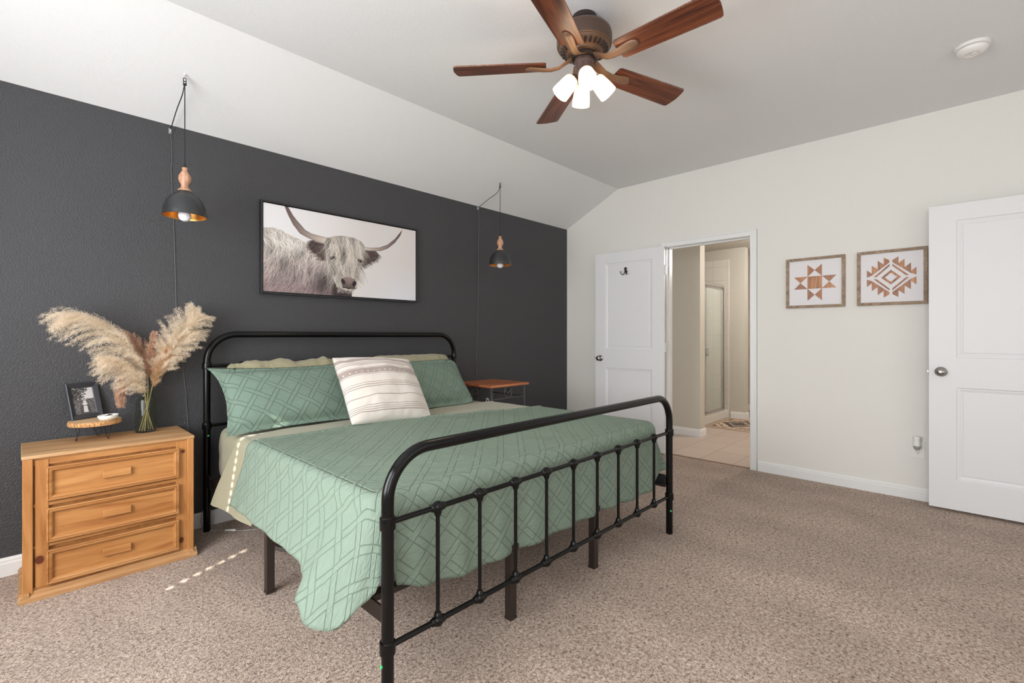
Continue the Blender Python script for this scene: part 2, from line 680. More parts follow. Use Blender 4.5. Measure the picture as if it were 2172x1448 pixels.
# ------------------------------------------------------------------ two-panel doors
def panel_door(nm, width, height, thick, hinge, ang, top_panel, low_panel, stile, knob_side_len, extra=None):
    """local: x runs from the hinge (0) to the free edge (width); face to the room at y = 0, back at y = thick."""
    root = bpy.data.objects.new(nm, None)
    COL.objects.link(root)
    root.location = hinge
    root.rotation_euler = (0, 0, ang)
    root['kind'] = 'structure'
    mb = MB()
    z0 = 0.0
    xs0, xs1 = stile, width - stile
    (a0, a1), (b0, b1) = top_panel, low_panel
    rec = 0.010
    # slab core and rails/stiles in front of the recess, both faces
    mb.box(0, rec, z0, width, thick - rec, height)
    for (ya, yb) in ((0, rec), (thick - rec, thick)):
        mb.box(0, ya, z0, xs0, yb, height)
        mb.box(xs1, ya, z0, width, yb, height)
        mb.box(xs0, ya, a1, xs1, yb, height)
        mb.box(xs0, ya, b1, xs1, yb, a0)
        mb.box(xs0, ya, z0, xs1, yb, b0)
    slab = mb.build('slab', M_door, root, bevel=0.0, smooth=0)
    for (p0, p1) in ((a0, a1), (b0, b1)):
        mb = MB()
        # sloped moulding ring + slightly raised field
        for ya, s in ((0.0, 1), (thick, -1)):
            rings = []
            for ins, dep in ((0.0, 0.0), (0.006, 0.0055), (0.012, 0.0055), (0.030, 0.0105), (0.036, 0.0072), (0.040, 0.0072)):
                y = ya + s * dep
                rings.append([(xs0 + ins, y, p0 + ins), (xs1 - ins, y, p0 + ins), (xs1 - ins, y, p1 - ins), (xs0 + ins, y, p1 - ins)])
            vs = [q for r in rings for q in r]
            fs = []
            for i in range(len(rings) - 1):
                for j in range(4):
                    k = (j + 1) % 4
                    fs.append((i * 4 + j, i * 4 + k, (i + 1) * 4 + k, (i + 1) * 4 + j))
            L = (len(rings) - 1) * 4
            fs.append((L, L + 1, L + 2, L + 3))
            mb.add(vs, fs)
        mb.build('panel', M_door, root, smooth=0)
    kx = width - 0.062
    kz = 0.925
    mb = MB()
    for s, y in ((-1, 0.0), (1, thick)):
        mb.lathe([(0.033, 0), (0.033, 0.003), (0.030, 0.007), (0.014, 0.011), (0.0115, 0.022), (0.0125, 0.030), (0.022, 0.036), (0.0265, 0.046), (0.0255, 0.056), (0.019, 0.063), (0.006, 0.065), (0.006, 0.0635), (0.0, 0.0635)],
                 (kx, y, kz), 28, 0, (0, s, 0))
    mb.build('knob', M_nickel, root, smooth=50)
    mb = MB()
    mb.box(width - 0.001, thick / 2 - 0.012, kz - 0.029, width + 0.0015, thick / 2 + 0.012, kz + 0.029)
    mb.box(width, thick / 2 - 0.007, kz - 0.009, width + 0.012, thick / 2 + 0.007, kz + 0.009)
    mb.build('latch', M_nickel, root, smooth=0, bevel=0.001)
    for hz in (0.30, 1.05, 1.82):
        mb = MB()
        for i in range(5):
            mb.tube([(-0.010, thick * 0.5 + 0.014, hz - 0.045 + i * 0.018 + 0.0006), (-0.010, thick * 0.5 + 0.014, hz - 0.045 + (i + 1) * 0.018 - 0.0006)], 0.0062, 10)
        mb.box(-0.012, thick * 0.5 - 0.006, hz - 0.045, 0.0, thick * 0.5 + 0.016, hz + 0.045)
        mb.ball((-0.010, thick * 0.5 + 0.014, hz + 0.047), 0.0055, 8)
        mb.build('hinge', plain('hinge_white', srgb(226, 226, 224), 0.35), root)
    return root


# bathroom door: hinged on the jamb nearest the corner, swung almost flat against the right wall
dv = Vector((-0.135 + 0.078, -0.485 + 1.262, 0))
door_1 = panel_door('door_1', 0.772, 2.055, 0.035, (-0.045, -1.2595, 0.02), math.atan2(dv.y, dv.x),
                    (1.02, 1.945), (0.22, 0.825), 0.122, 0)
# entry door at the right edge of the picture, swung flat against the same wall
door_2 = panel_door('door_2', 0.80, 2.055, 0.035, (-0.120, -4.04, 0.018), PI / 2, (1.02, 1.945), (0.20, 0.822), 0.138, 0)

# ------------------------------------------------------------------ bathroom seen through the doorway
def tile_mat():
    n = NT('bathroom_floor_tile')
    g = n.new('ShaderNodeNewGeometry').outputs['Position']
    b = n.new('ShaderNodeTexBrick')
    b.offset = 0.0
    b.squash = 1.0
    n.link(n.mapping(g, (1, 1, 1), (0, 0, 0), (-0.30 + 0.31 * 10, 1.256 + 0.3065 * 10, 0)), b.inputs['Vector'])
    b.inputs['Scale'].default_value = 1.0
    b.inputs['Brick Width'].default_value = 0.41
    b.inputs['Row Height'].default_value = 0.3065
    b.inputs['Mortar Size'].default_value = 0.0035
    b.inputs['Color1'].default_value = srgb(206, 188, 178)
    b.inputs['Color2'].default_value = srgb(200, 181, 170)
    b.inputs['Mortar'].default_value = srgb(150, 130, 116)
    st = n.noise(n.mapping(g, (3, 22, 1)), 1.0, 3)
    n.base(n.mix(n.math('MULTIPLY', st, 0.35), b.outputs['Color'], srgb(188, 168, 152)))
    n.rough(0.35)
    n.normal(n.bump(b.outputs['Fac'], -0.3, 0.002))
    return n.mat


def wall_tile_mat():
    n = NT('shower_wall_tile')
    g = n.new('ShaderNodeNewGeometry').outputs['Position']
    s = n.new('ShaderNodeSeparateXYZ')
    n.link(g, s.inputs[0])
    cx = n.new('ShaderNodeCombineXYZ')
    n.link(n.math('ADD', s.outputs[0], s.outputs[1]), cx.inputs[0])
    n.link(s.outputs[2], cx.inputs[1])
    b = n.new('ShaderNodeTexBrick')
    b.offset = 0.0
    n.link(n.mapping(cx.outputs[0], (1, 1, 1), (0, 0, 0), (5.05, 5.0, 0)), b.inputs['Vector'])
    b.inputs['Scale'].default_value = 1.0
    b.inputs['Brick Width'].default_value = 0.20
    b.inputs['Row Height'].default_value = 0.20
    b.inputs['Mortar Size'].default_value = 0.002
    b.inputs['Color1'].default_value = srgb(232, 226, 216)
    b.inputs['Color2'].default_value = srgb(229, 223, 213)
    b.inputs['Mortar'].default_value = srgb(196, 188, 178)
    n.base(b.outputs['Color'])
    n.rough(0.12)
    n.normal(n.bump(b.outputs['Fac'], -0.25, 0.001))
    return n.mat


M_tile, M_wtile = tile_mat(), wall_tile_mat()
mb = MB()
mb.grid(lambda u, v: (0.018 + u * 4.2, -3.4 + v * 5.0, -0.001), 1, 1)
struct('floor_bathroom', mb, M_tile, smooth=0)
mb = MB()
mb.box(0.10, -3.4, 2.455, 4.3, 1.6, 2.52)
struct('ceiling_bathroom', mb, M_bath, smooth=0)
mb = MB()
mb.box(1.03, -1.165, 0, 1.165, 1.5, 2.46)
struct('wall_bathroom_stub', mb, M_bath, smooth=0)
mb = MB()
mb.box(2.66, -1.138, 0, 2.80, 1.5, 2.46)
struct('wall_bathroom_back', mb, M_bath, smooth=0)
mb = MB()
mb.box(3.6, -3.4, 0, 3.7, 1.5, 2.46)
struct('wall_bathroom_far', mb, M_bath, smooth=0)
mb = MB()
mb.box(T, -3.45, 0, 4.0, -3.35, 2.46)
struct('wall_bathroom_near', mb, M_bath, smooth=0)
mb = MB()
mb.box(T, 1.45, 0, 4.0, 1.55, 2.46)
struct('wall_bathroom_left', mb, M_bath, smooth=0)
mb = MB()
mb.box(2.648, -0.928, 0.0, 2.66, 0.35, 2.30)
mb.box(1.165, -0.04, 0.0, 2.66, -0.028, 2.30)
struct('wall_bathroom_tile', mb, M_wtile, smooth=0, bevel=0.003)
# skirting round the stub wall and the back wall
mb = MB()
mb.prism([(1.03 - d, h) for d, h in BP], -1.165, 1.4, 'xz')
mb.prism([(-1.165 - d, h) for d, h in BP], 1.03 - 0.014, 1.179, 'yz')
struct('baseboard_bathroom_stub', mb, M_trim, smooth=0)
mb = MB()
mb.prism([(2.66 - d, h) for d, h in BP], -1.138, -0.95, 'xz')
mb.prism([(-1.138 - d, h) for d, h in BP], 2.66 - 0.014, 2.80, 'yz')
mb.prism([(3.6 - d, h) for d, h in BP], -3.3, 1.4, 'xz')
struct('baseboard_bathroom_back', mb, M_trim, smooth=0)

# shower enclosure
sh = thing('shower_enclosure', 'framed glass shower enclosure on a white curb, seen through the doorway', 'shower', (2.1, -0.91, 0))
mb = MB()
mb.box(-0.93, -0.01, 0.0, 0.545, 0.07, 0.115)
mb.build('curb', plain('shower_curb_white', srgb(222, 218, 210), 0.3), sh, bevel=0.008)
M_alu = plain('shower_silver_frame', srgb(206, 203, 199), 0.3, 0.75)
for za, zb in ((1.872, 1.91), (0.115, 0.145)):
    mb = MB()
    mb.box(-0.93, 0.0, za, 0.425, 0.032, zb)
    mb.build('rail', M_alu, sh, bevel=0.002)
for x in (-0.30, 0.405):
    mb = MB()
    mb.box(x, 0.0, 0.145, x + 0.02, 0.032, 1.872)
    mb.build('post', M_alu, sh, bevel=0.002)
mb = MB()
for a, b in ((-0.262, -0.225), (0.325, 0.362)):
    mb.box(a, 0.004, 0.15, b, 0.024, 1.865)
mb.box(-0.262, 0.004, 1.84, 0.362, 0.024, 1.865)
mb.box(-0.262, 0.004, 0.15, 0.362, 0.024, 0.172)
mb.build('door_frame', M_alu, sh, bevel=0.002)
ng = NT('frosted_shower_glass')
ng.base(srgb(226, 230, 222))
ng.rough(0.15)
_tp = ng.new('ShaderNodeBsdfTransparent')
_tp.inputs[0].default_value = (0.97, 0.98, 0.96, 1)
_mx = ng.new('ShaderNodeMixShader')
_mx.inputs[0].default_value = 0.68
ng.link(ng.b.outputs[0], _mx.inputs[1])
ng.link(_tp.outputs[0], _mx.inputs[2])
ng.link(_mx.outputs[0], ng.n['Material Output'].inputs[0])
M_frost = ng.mat
mb = MB()
mb.box(-0.225, 0.012, 0.17, 0.325, 0.016, 1.842)
mb.build('door_pane', M_frost, sh, smooth=0)
mb = MB()
mb.box(-0.93, 0.012, 0.145, -0.30, 0.016, 1.872)
mb.build('fixed_pane', M_frost, sh, smooth=0)
mb = MB()
mb.box(-0.262, -0.02, 0.92, -0.215, 0.004, 1.02)
mb.build('handle', M_alu, sh, bevel=0.003)


def rug_mat():
    n = NT('bath_rug')
    c = n.coord('Object')
    s = n.new('ShaderNodeSeparateXYZ')
    n.link(c, s.inputs[0])
    ax, ay = n.math('ABSOLUTE', s.outputs[0]), n.math('ABSOLUTE', s.outputs[1])
    d = n.math('ADD', n.math('MULTIPLY', ax, 1.0), n.math('MULTIPLY', ay, 1.4))
    no = n.noise(c, 22, 3, 0.7)
    d2 = n.math('ADD', d, n.math('MULTIPLY', n.math('SUBTRACT', no, 0.5), 0.28))
    cr, br, dk = srgb(206, 186, 166), srgb(122, 82, 62), srgb(86, 72, 68)
    col = n.ramp(d2, [(0.0, dk), (0.16, cr), (0.20, dk), (0.30, dk), (0.31, cr), (0.42, br), (0.47, cr), (0.56, dk)], 'CONSTANT')
    edge = n.math('MAXIMUM', n.math('DIVIDE', ax, 0.43), n.math('DIVIDE', ay, 0.29))
    z = n.math('FRACT', n.math('MULTIPLY', n.math('ADD', s.outputs[0], s.outputs[1]), 18.0))
    bord = n.mix(n.math('GREATER_THAN', z, 0.5), br, cr)
    col = n.mix(n.math('GREATER_THAN', edge, 0.80), col, bord)
    col = n.mix(n.math('GREATER_THAN', edge, 0.955), col, cr)
    n.base(col)
    n.rough(0.95)
    n.normal(n.bump(n.noise(c, 250, 2), 0.6, 0.004))
    return n.mat


mb = MB()
mb.box(-0.43, -0.29, 0.0, 0.43, 0.29, 0.008)
rug = mb.build('bath_rug', rug_mat(), origin=(0, 0, 0), bevel=0.003)
rug.location = (2.15, -1.235, 0.0)
tag(rug, 'brown and cream medallion patterned rug on the bathroom tiles before the shower', 'rug')

# ------------------------------------------------------------------ king bed
BX0, BX1, BYH, BYF = -3.722, -1.800, -0.10, -2.14
BXC = (BX0 + BX1) / 2
bed = thing('king_bed', 'black metal king bed with rounded tube headboard and spindle footboard', 'bed', (BXC, (BYH + BYF) / 2, 0))
OB = (BXC, (BYH + BYF) / 2, 0.0)
HWB = (BX1 - BX0) / 2


def arch(y, ztop, r, n=14):
    pts = [(BX0, y, 0.0), (BX0, y, 0.2), (BX0, y, ztop - r - 0.1)]
    for i in range(n + 1):
        t = PI - (PI / 2) * i / n
        pts.append((BX0 + r + r * math.cos(t), y, ztop - r + r * math.sin(t)))
    for i in range(n + 1):
        t = PI / 2 - (PI / 2) * i / n
        pts.append((BX1 - r + r * math.cos(t), y, ztop - r + r * math.sin(t)))
    pts += [(BX1, y, ztop - r - 0.1), (BX1, y, 0.2), (BX1, y, 0.0)]
    return pts


for nm, y, ztop, r, zr in (('headboard', BYH, 1.196, 0.165, (1.004, 0.640)), ('footboard', BYF, 0.822, 0.150, (0.607, 0.222))):
    mb = MB()
    mb.tube(arch(y, ztop, r), 0.0195, 20)
    mb.build(nm + '_frame', M_black, bed, origin=OB, smooth=60)
    for z in zr:
        mb = MB()
        mb.tube([(BX0, y, z), (BX1, y, z)], 0.0095, 14)
        mb.build(nm + '_rail', M_black, bed, origin=OB, smooth=60)
        for x in (BX0, BX1):
            mb = MB()
            mb.lathe([(0.0205, -0.020), (0.0245, -0.019), (0.0250, -0.014), (0.0250, 0.013), (0.0245, 0.018), (0.0205, 0.021)], (x, y, z), 24)
            mb.build(nm + '_collar', M_black, bed, origin=OB, smooth=35)
    kproto = {}
    for i in range(9):
        x = BX0 + 0.193 + i * (BX1 - BX0 - 0.386) / 8
        mb = MB()
        mb.tube([(x, y, zr[1]), (x, y, zr[0])], 0.0072, 12)
        mb.build(nm + '_spindle', M_black, bed, origin=OB, smooth=60)
        for z, s in ((zr[0], -1), (zr[1], 1)):
            mb = MB()
            mb.ball((x, y, z), 0.0200, 18)
            for d in (-1, 1):
                mb.lathe([(0.0145, 0.013), (0.0150, 0.018), (0.0128, 0.021), (0.0128, 0.026), (0.0100, 0.0285)], (x, y, z), 16, 0, (d, 0, 0))
            mb.lathe([(0.0135, 0.013), (0.0140, 0.020), (0.0112, 0.023), (0.0112, 0.028), (0.0080, 0.031)], (x, y, z), 16, 0, (0, 0, s))
            mb.build(nm + '_knuckle', M_black, bed, origin=OB, smooth=50)
for x, sg in ((BX0, 1), (BX1, -1)):
    mb = MB()
    mb.box(x - 0.004, BYF + 0.006, 0.285, x + 0.004, BYH - 0.006, 0.338)
    mb.box(x, BYF + 0.02, 0.285, x + sg * 0.03, BYH - 0.02, 0.291)
    mb.build('side_rail', M_brown, bed, origin=OB, smooth=0, bevel=0.001)
    for y in ((-0.16, -2.08) if sg < 0 else (-0.16,)):
        mb = MB()
        mb.box(x - 0.007, y - 0.035, 0.272, x + 0.007, y + 0.035, 0.346)
        mb.build('bracket', M_blackmatte, bed, origin=OB, smooth=0, bevel=0.002)
mb = MB()
for i in range(13):
    y = -0.22 - i * 0.15
    mb.box(BX0 + 0.004, y - 0.02, 0.318, BX1 - 0.004, y + 0.02, 0.338)
for x in (-3.08, -2.47):
    mb.box(x - 0.018, BYF + 0.06, 0.292, x + 0.018, BYH - 0.06, 0.318)
mb.build('slat_base', M_brown, bed, origin=OB, smooth=0)
for (x, y) in [(BX0 + 0.012, -1.105), (BX1 - 0.012, -1.105)] + [(x, y) for x in (-3.08, -2.47) for y in (-2.05, -1.105, -0.20)]:
    mb = MB()
    mb.box(x - 0.0175, y - 0.0175, 0.012, x + 0.0175, y + 0.0175, 0.30)
    mb.box(x - 0.019, y - 0.019, 0.0, x + 0.019, y + 0.019, 0.012)
    mb.build('leg', M_brown, bed, origin=OB, smooth=0, bevel=0.0015)
for (x, y, z) in ((BX1 - 0.012, BYF - 0.0150, 0.140), (BX0 - 0.0186, BYF + 0.0035, 0.168), (BX0 + 0.004, BYH - 0.019, 0.582)):
    mb = MB()
    mb.ball((x, y, z), 0.0062, 12)
    mb.build('sticker', M_green_dot, bed, origin=OB)['label'] = 'small round green sticker'

# ------------------------------------------------------------------ bedding
MX0, MX1, MY0, MY1, MZ0, MZ1 = -3.708, -1.812, -2.062, -0.135, 0.338, 0.640


def rounded_rim(x0, x1, y0, y1, r, n=10):
    """closed outline (x, y, nx, ny), counter-clockwise from the head-left corner down the left side."""
    out = []
    L = []
    m = 150
    for i in range(m):
        t = i / m
        L.append((x0, y1 - r + (y0 + r - (y1 - r)) * t, -1, 0))
    for i in range(n):
        a = PI + (PI / 2) * i / n
        L.append((x0 + r + r * math.cos(a), y0 + r + r * math.sin(a), math.cos(a), math.sin(a)))
    for i in range(m):
        t = i / m
        L.append((x0 + r + (x1 - x0 - 2 * r) * t, y0, 0, -1))
    for i in range(n):
        a = -PI / 2 + (PI / 2) * i / n
        L.append((x1 - r + r * math.cos(a), y0 + r + r * math.sin(a), math.cos(a), math.sin(a)))
    for i in range(m + 1):
        t = i / m
        L.append((x1, y0 + r + (y1 - r - y0 - r) * t, 1, 0))
    return L


def interp(x, pts):
    if x <= pts[0][0]:
        return pts[0][1]
    for (a, va), (b, vb) in zip(pts, pts[1:]):
        if x <= b:
            t = (x - a) / (b - a)
            t = t * t * (3 - 2 * t)
            return va + (vb - va) * t
    return pts[-1][1]


rnd = random.Random(7)


def vnoise(x, y=0.0, z=0.0):
    from mathutils import noise as mn
    return mn.noise(Vector((x, y, z)))


# mattress in its fitted sheet: rounded slab with puckered sides
mb = MB()


def matt(u, v):
    th = u * 2 * PI
    # superellipse outline
    cx, cy = (MX0 + MX1) / 2, (MY0 + MY1) / 2
    hx, hy = (MX1 - MX0) / 2, (MY1 - MY0) / 2
    c, s = math.cos(th), math.sin(th)
    k = 1.0 / max(abs(c), abs(s))
    px, py = c * k, s * k
    q = (abs(px) ** 14 + abs(py) ** 14) ** (-1 / 14)
    px, py = px * q, py * q
    # vertical profile
    zc, hz = (MZ0 + MZ1) / 2, (MZ1 - MZ0) / 2
    a = -PI / 2 + v * PI
    cc, ss = math.cos(a), math.sin(a)
    kk = 1.0 / max(abs(cc), abs(ss))
    rr, zz = cc * kk, ss * kk
    qq = (abs(rr) ** 5 + abs(zz) ** 5) ** (-0.2)
    rr, zz = rr * qq, zz * qq
    if abs(zz) > 0.9:
        rr = rr
    x, y, z = cx + px * hx * (1 - (1 - rr) * 0.08 if rr > 0.3 else rr / 0.3 * 0.944), 0, 0
    f = (1 - (1 - rr) * 0.08) if rr > 0.3 else rr / 0.3 * 0.944
    wob = 0.006 * vnoise(px * 9, py * 9, zz * 2) * (1 if rr > 0.5 else 0)
    return (cx + px * (hx * f + wob), cy + py * (hy * f + wob), zc + zz * hz)


mb.grid(matt, 240, 40)
mat_o = mb.build('mattress', M_sheet, smooth=180, weld=True, origin=(BXC, -1.1, MZ0))
tag(mat_o, 'thick mattress in an olive fitted sheet, edge showing by the headboard post', 'mattress')


def skirt_profile(t, o_top=0.045, z_top=0.055):
    """(outward fraction kind, drop) for t in 0..1: rounded shoulder then a hanging fall."""
    if t < 0.22:
        a = (t / 0.22) * PI / 2
        return 'arc', a
    return 'fall', (t - 0.22) / 0.78


def drape(mb, path, rim_z, hem, rows=26, o_top=0.045, z_top=0.055, amp=0.008, lam=0.17, seed=0.0, uv0=None):
    """path: (x, y, nx, ny) rim points; hem(i, x, y) -> (outward, hem height)."""
    n = len(path)
    cum = [0.0]
    for a, b in zip(path, path[1:]):
        cum.append(cum[-1] + math.hypot(b[0] - a[0], b[1] - a[1]))
    H = [hem(i, p) for i, p in enumerate(path)]
    s2 = [0.0]
    for i in range(1, n):
        a = (path[i - 1][0] + path[i - 1][2] * H[i - 1][0], path[i - 1][1] + path[i - 1][3] * H[i - 1][0])
        b = (path[i][0] + path[i][2] * H[i][0], path[i][1] + path[i][3] * H[i][0])
        s2.append(s2[-1] + math.hypot(b[0] - a[0], b[1] - a[1]))

    def fn(u, v):
        i = min(int(round(u * (n - 1))), n - 1)
        x, y, nx, ny = path[i]
        o, hz = H[i][0], H[i][1]
        kind, q = skirt_profile(v)
        if kind == 'arc':
            out, z = o_top * math.sin(q), rim_z - z_top * (1 - math.cos(q))
        else:
            zz0 = rim_z - z_top
            out, z = o_top + (o - o_top) * (q ** 1.15), zz0 + (hz - zz0) * q
            a = amp * q ** 1.2 * H[i][2] if len(H[i]) > 2 else amp * q ** 1.2
            out += a * (math.sin(2 * PI * s2[i] / lam + seed + 2.2 * vnoise(s2[i] * 2.1, seed)) + 0.8 * vnoise(s2[i] * 9, z * 5, seed))
            z += 0.0035 * q * vnoise(s2[i] * 4, 3.3 + seed)
        return (x + nx * out, y + ny * out, z)

    def uvf(u, v):
        i = min(int(round(u * (n - 1))), n - 1)
        x, y, nx, ny = path[i]
        L = (rim_z - H[i][1]) + 0.03
        return (x + nx * L * v * 1.02, y + ny * L * v * 1.02)
    mb.grid(fn, n - 1, rows, uvf=uvf, flip=False)


QZ = 0.664
QX0, QX1, QYF = -3.690, -1.830, -2.032


def q_head(x):
    return interp(x, [(-3.70, -0.845), (-3.2, -0.845), (-2.75, -0.875), (-2.33, -0.985), (-2.0, -1.085), (-1.83, -1.115)])


rim = rounded_rim(QX0, QX1, QYF, -0.60, 0.045, 14)
rim = [p for p in rim if not (p[2] < -0.99 and p[1] > q_head(QX0)) and not (p[2] > 0.99 and p[1] > q_head(QX1))]


def q_hem(i, p):
    x, y, nx, ny = p
    if nx <= -0.999:
        return (interp(-y, [(0.80, 0.115), (1.2, 0.135), (1.5, 0.145), (1.75, 0.150), (1.83, 0.165), (1.91, 0.222), (1.99, 0.23)]),
                interp(-y, [(0.80, 0.365), (1.2, 0.39), (1.5, 0.40), (1.70, 0.406), (1.83, 0.386), (1.91, 0.345), (1.99, 0.318)]), 0.35)
    if nx >= 0.999:
        return (interp(-y, [(1.0, 0.10), (1.5, 0.13), (1.9, 0.18), (1.99, 0.17)]), interp(-y, [(1.0, 0.42), (1.5, 0.41), (1.85, 0.36), (1.99, 0.325)]), 1.0)
    if ny <= -0.999:
        return (0.047, interp(x, [(-3.66, 0.36), (-3.5, 0.315), (-3.3, 0.292), (-2.9, 0.283), (-2.5, 0.287), (-2.1, 0.268), (-1.9, 0.272), (-1.83, 0.30)]), 1.5)
    a = math.degrees(math.atan2(-ny, abs(nx)))      # 0 on the side .. 90 at the foot
    if nx < 0:
        return (interp(a, [(0, 0.23), (25, 0.205), (50, 0.135), (70, 0.065), (90, 0.047)]), interp(a, [(0, 0.318), (20, 0.312), (45, 0.38), (65, 0.46), (80, 0.42), (90, 0.37)]), 0.5)
    return (interp(a, [(0, 0.17), (25, 0.15), (55, 0.075), (90, 0.047)]), interp(a, [(0, 0.325), (25, 0.36), (55, 0.36), (90, 0.30)]), 1.0)


mb = MB()


def q_top(u, v):
    x = QX0 + (QX1 - QX0) * u
    y0, y1 = QYF, q_head(x)
    y = y0 + (y1 - y0) * v
    e = min(1.0, min(u, 1 - u) * 8, (y - QYF) / 0.15)
    z = QZ + 0.006 * e * (vnoise(x * 3.1, y * 3.1) + 0.6 * vnoise(x * 9, y * 9, 2.0))
    # rounded corners where the foot meets the sides
    r = 0.045
    for cx, sx in ((QX0 + r, -1), (QX1 - r, 1)):
        if (x - cx) * sx > 0 and y < QYF + r:
            dx, dy = (x - cx) * sx, QYF + r - y
            k = max(dx, dy) / max(1e-6, math.hypot(dx, dy))
            x, y = cx + sx * dx * k, QYF + r - dy * k
    d = (y1 - y)
    if d < 0.05:
        z += 0.006 * math.sin(max(0.0, d) / 0.05 * PI)
    return (x, y, z)


mb.grid(q_top, 200, 140, uvf=lambda u, v: (lambda p: (p[0], p[1]))(q_top(u, v)))


def q_lip(u, v):
    x, y, z = q_top(u, 1.0)
    a = v * PI
    return (x, y + 0.008 * math.sin(a), z - 0.009 * (1 - math.cos(a)))


mb.grid(q_lip, 200, 6, uvf=lambda u, v: (QX0 + (QX1 - QX0) * u, -0.8 + v * 0.02))
drape(mb, rim, QZ, q_hem, 30, 0.046, 0.06, 0.0075, 0.20, 1.3)
quilt = mb.build('quilt', M_quilt, smooth=180, weld=True, origin=(BXC, -1.4, 0.3))
sol = quilt.modifiers.new('thickness', 'SOLIDIFY')
sol.thickness = 0.008
sol.offset = -1.0
tag(quilt, 'sage green quilt with stitched basket-weave lines draped over the bed', 'quilt')

# olive flat sheet folded back under the pillows, hanging down the left side
mb = MB()
SZ = 0.652


def s_head(x):
    return interp(x, [(-3.70, -0.655), (-3.4, -0.60), (-2.5, -0.60), (-2.0, -0.60), (-1.83, -0.62)])


def s_top(u, v):
    x = -3.690 + 1.86 * u
    y = s_head(x) + (-1.12 - s_head(x)) * v
    z = SZ + 0.003 * vnoise(x * 5, y * 5, 4.0) + (0.004 * math.sin(min(1, v / 0.06) * PI) if v < 0.06 else 0)
    return (x, y, z)


mb.grid(s_top, 120, 40)
sp = [(-3.690, -0.655 - 0.44 * i / 60, -1, 0) for i in range(61)]


def s_hem(i, p):
    t = i / 60
    return (0.085 + 0.018 * math.sin(t * 5), 0.272 + 0.035 * t, 0.9)


def s_fall(u, v):
    i = u * 60
    t = u
    y = -0.655 - 0.44 * t
    kind, q = skirt_profile(v)
    if kind == 'arc':
        out, z = 0.037 * math.sin(q), SZ - 0.05 * (1 - math.cos(q))
    else:
        z0 = SZ - 0.05
        hz = 0.274 + 0.05 * t
        out, z = 0.037 + 0.062 * q ** 1.1, z0 + (hz - z0) * q
        out += 0.006 * q * math.sin(t * 9 + 1.0) + 0.004 * q * vnoise(t * 6, z * 4)
        y += (1 - t) * 0.225 * q ** 0.9 * (1 - 0.2 * q)
    return (-3.690 - out, y, z)


mb.grid(s_fall, 60, 30)
for x0, sx in ((-1.83, 1),):
    rp = [(-1.830, -0.62 - 0.5 * i / 40, 1, 0) for i in range(41)]
    drape(mb, rp, SZ, lambda i, p: (0.08, 0.42, 1.0), 16, 0.037, 0.05, 0.006, 0.2, 2.0)
sheet = mb.build('flat_sheet', M_sheet, smooth=180, weld=True, origin=(BXC, -0.8, 0.3))
tag(sheet, 'plain olive sheet folded back between the pillows and the green quilt', 'sheet')


def pillow(name, wd, ht, th, center, xdir, updir, m, flange=0.0, seed=0.0, wr=0.012, ears=0.05, nu=64, nv=44, power=2.6, sag=0.0, crumple=0.0, horn=0.0, round_=0.12):
    """soft cushion: two puffed faces meeting in a seam, pulled-out corners, creases."""
    mb = MB()
    for side in (1, -1):
        def fn(u, v, side=side):
            a, b = u * 2 - 1, v * 2 - 1
            # edges pulled in between the corners
            x = a * (1 - ears * (1 - b * b) * abs(a) ** 3) * wd / 2
            z = b * (1 - ears * (1 - a * a) * abs(b) ** 3) * ht / 2
            fa, fb = 1.0, 1.0
            if flange:
                fx, fz = 1 - 2 * flange / wd, 1 - 2 * flange / ht
                aa, bb = min(1, abs(a) / fx), min(1, abs(b) / fz)
            else:
                aa, bb = abs(a), abs(b)
            p = max(0.0, (1 - aa ** power)) ** 0.55 * max(0.0, (1 - bb ** power)) ** 0.55
            edge = min(1.0, (1 - max(abs(a), abs(b))) * 6)
            y = side * (th / 2 * p + (0.003 if flange else 0.0) * edge)
            y += side * wr * edge * ((0.12 + p) if flange else 1.0) * (vnoise(a * 2.2 + seed, b * 2.2, side) + 0.5 * vnoise(a * 6 + seed, b * 6, side * 2) * (0.4 + 1 - p))
            # creases running in from the corners
            y += side * 0.4 * wr * math.sin(9 * (a + b) + seed) * (abs(a * b) ** 2) * edge
            if round_:                     # soft rounded outline corners
                k = (abs(a) ** 6 + abs(b) ** 6) ** (1 / 6.0)
                m_ = max(abs(a), abs(b))
                if k > 1e-6:
                    q = 1 - round_ * (1 - m_ / k) * 2.2
                    x *= q
                    z *= q
            if horn and a < 0 and b > 0:   # pulled-out upper corner flap
                h = (max(0.0, -a - 0.55) / 0.45) ** 2 * (max(0.0, b - 0.55) / 0.45) ** 2
                x -= horn * h
                z += 0.25 * horn * h
            if crumple:
                z += crumple * max(0.0, b) ** 2 * (1.3 * vnoise(a * 3 + seed, 1.0) + 0.8 * vnoise(a * 8 + seed, 4.0)) * (1.0 if side > 0 else 0.8)
            z -= sag * (1 - a * a) * max(0, b)
            return (x, -y, z)
        mb.grid(fn, nu, nv, uvf=lambda u, v: (u * wd, v * ht), flip=(side < 0))
    X = Vector(xdir).normalized()
    U = Vector(updir)
    U = (U - X * U.dot(X)).normalized()
    Y = U.cross(X).normalized()
    M = Matrix((X, Y, U)).transposed().to_4x4()
    o = mb.build(name, m, smooth=180, weld=True)
    o.matrix_world = Matrix.Translation(Vector(center)) @ M
    return o


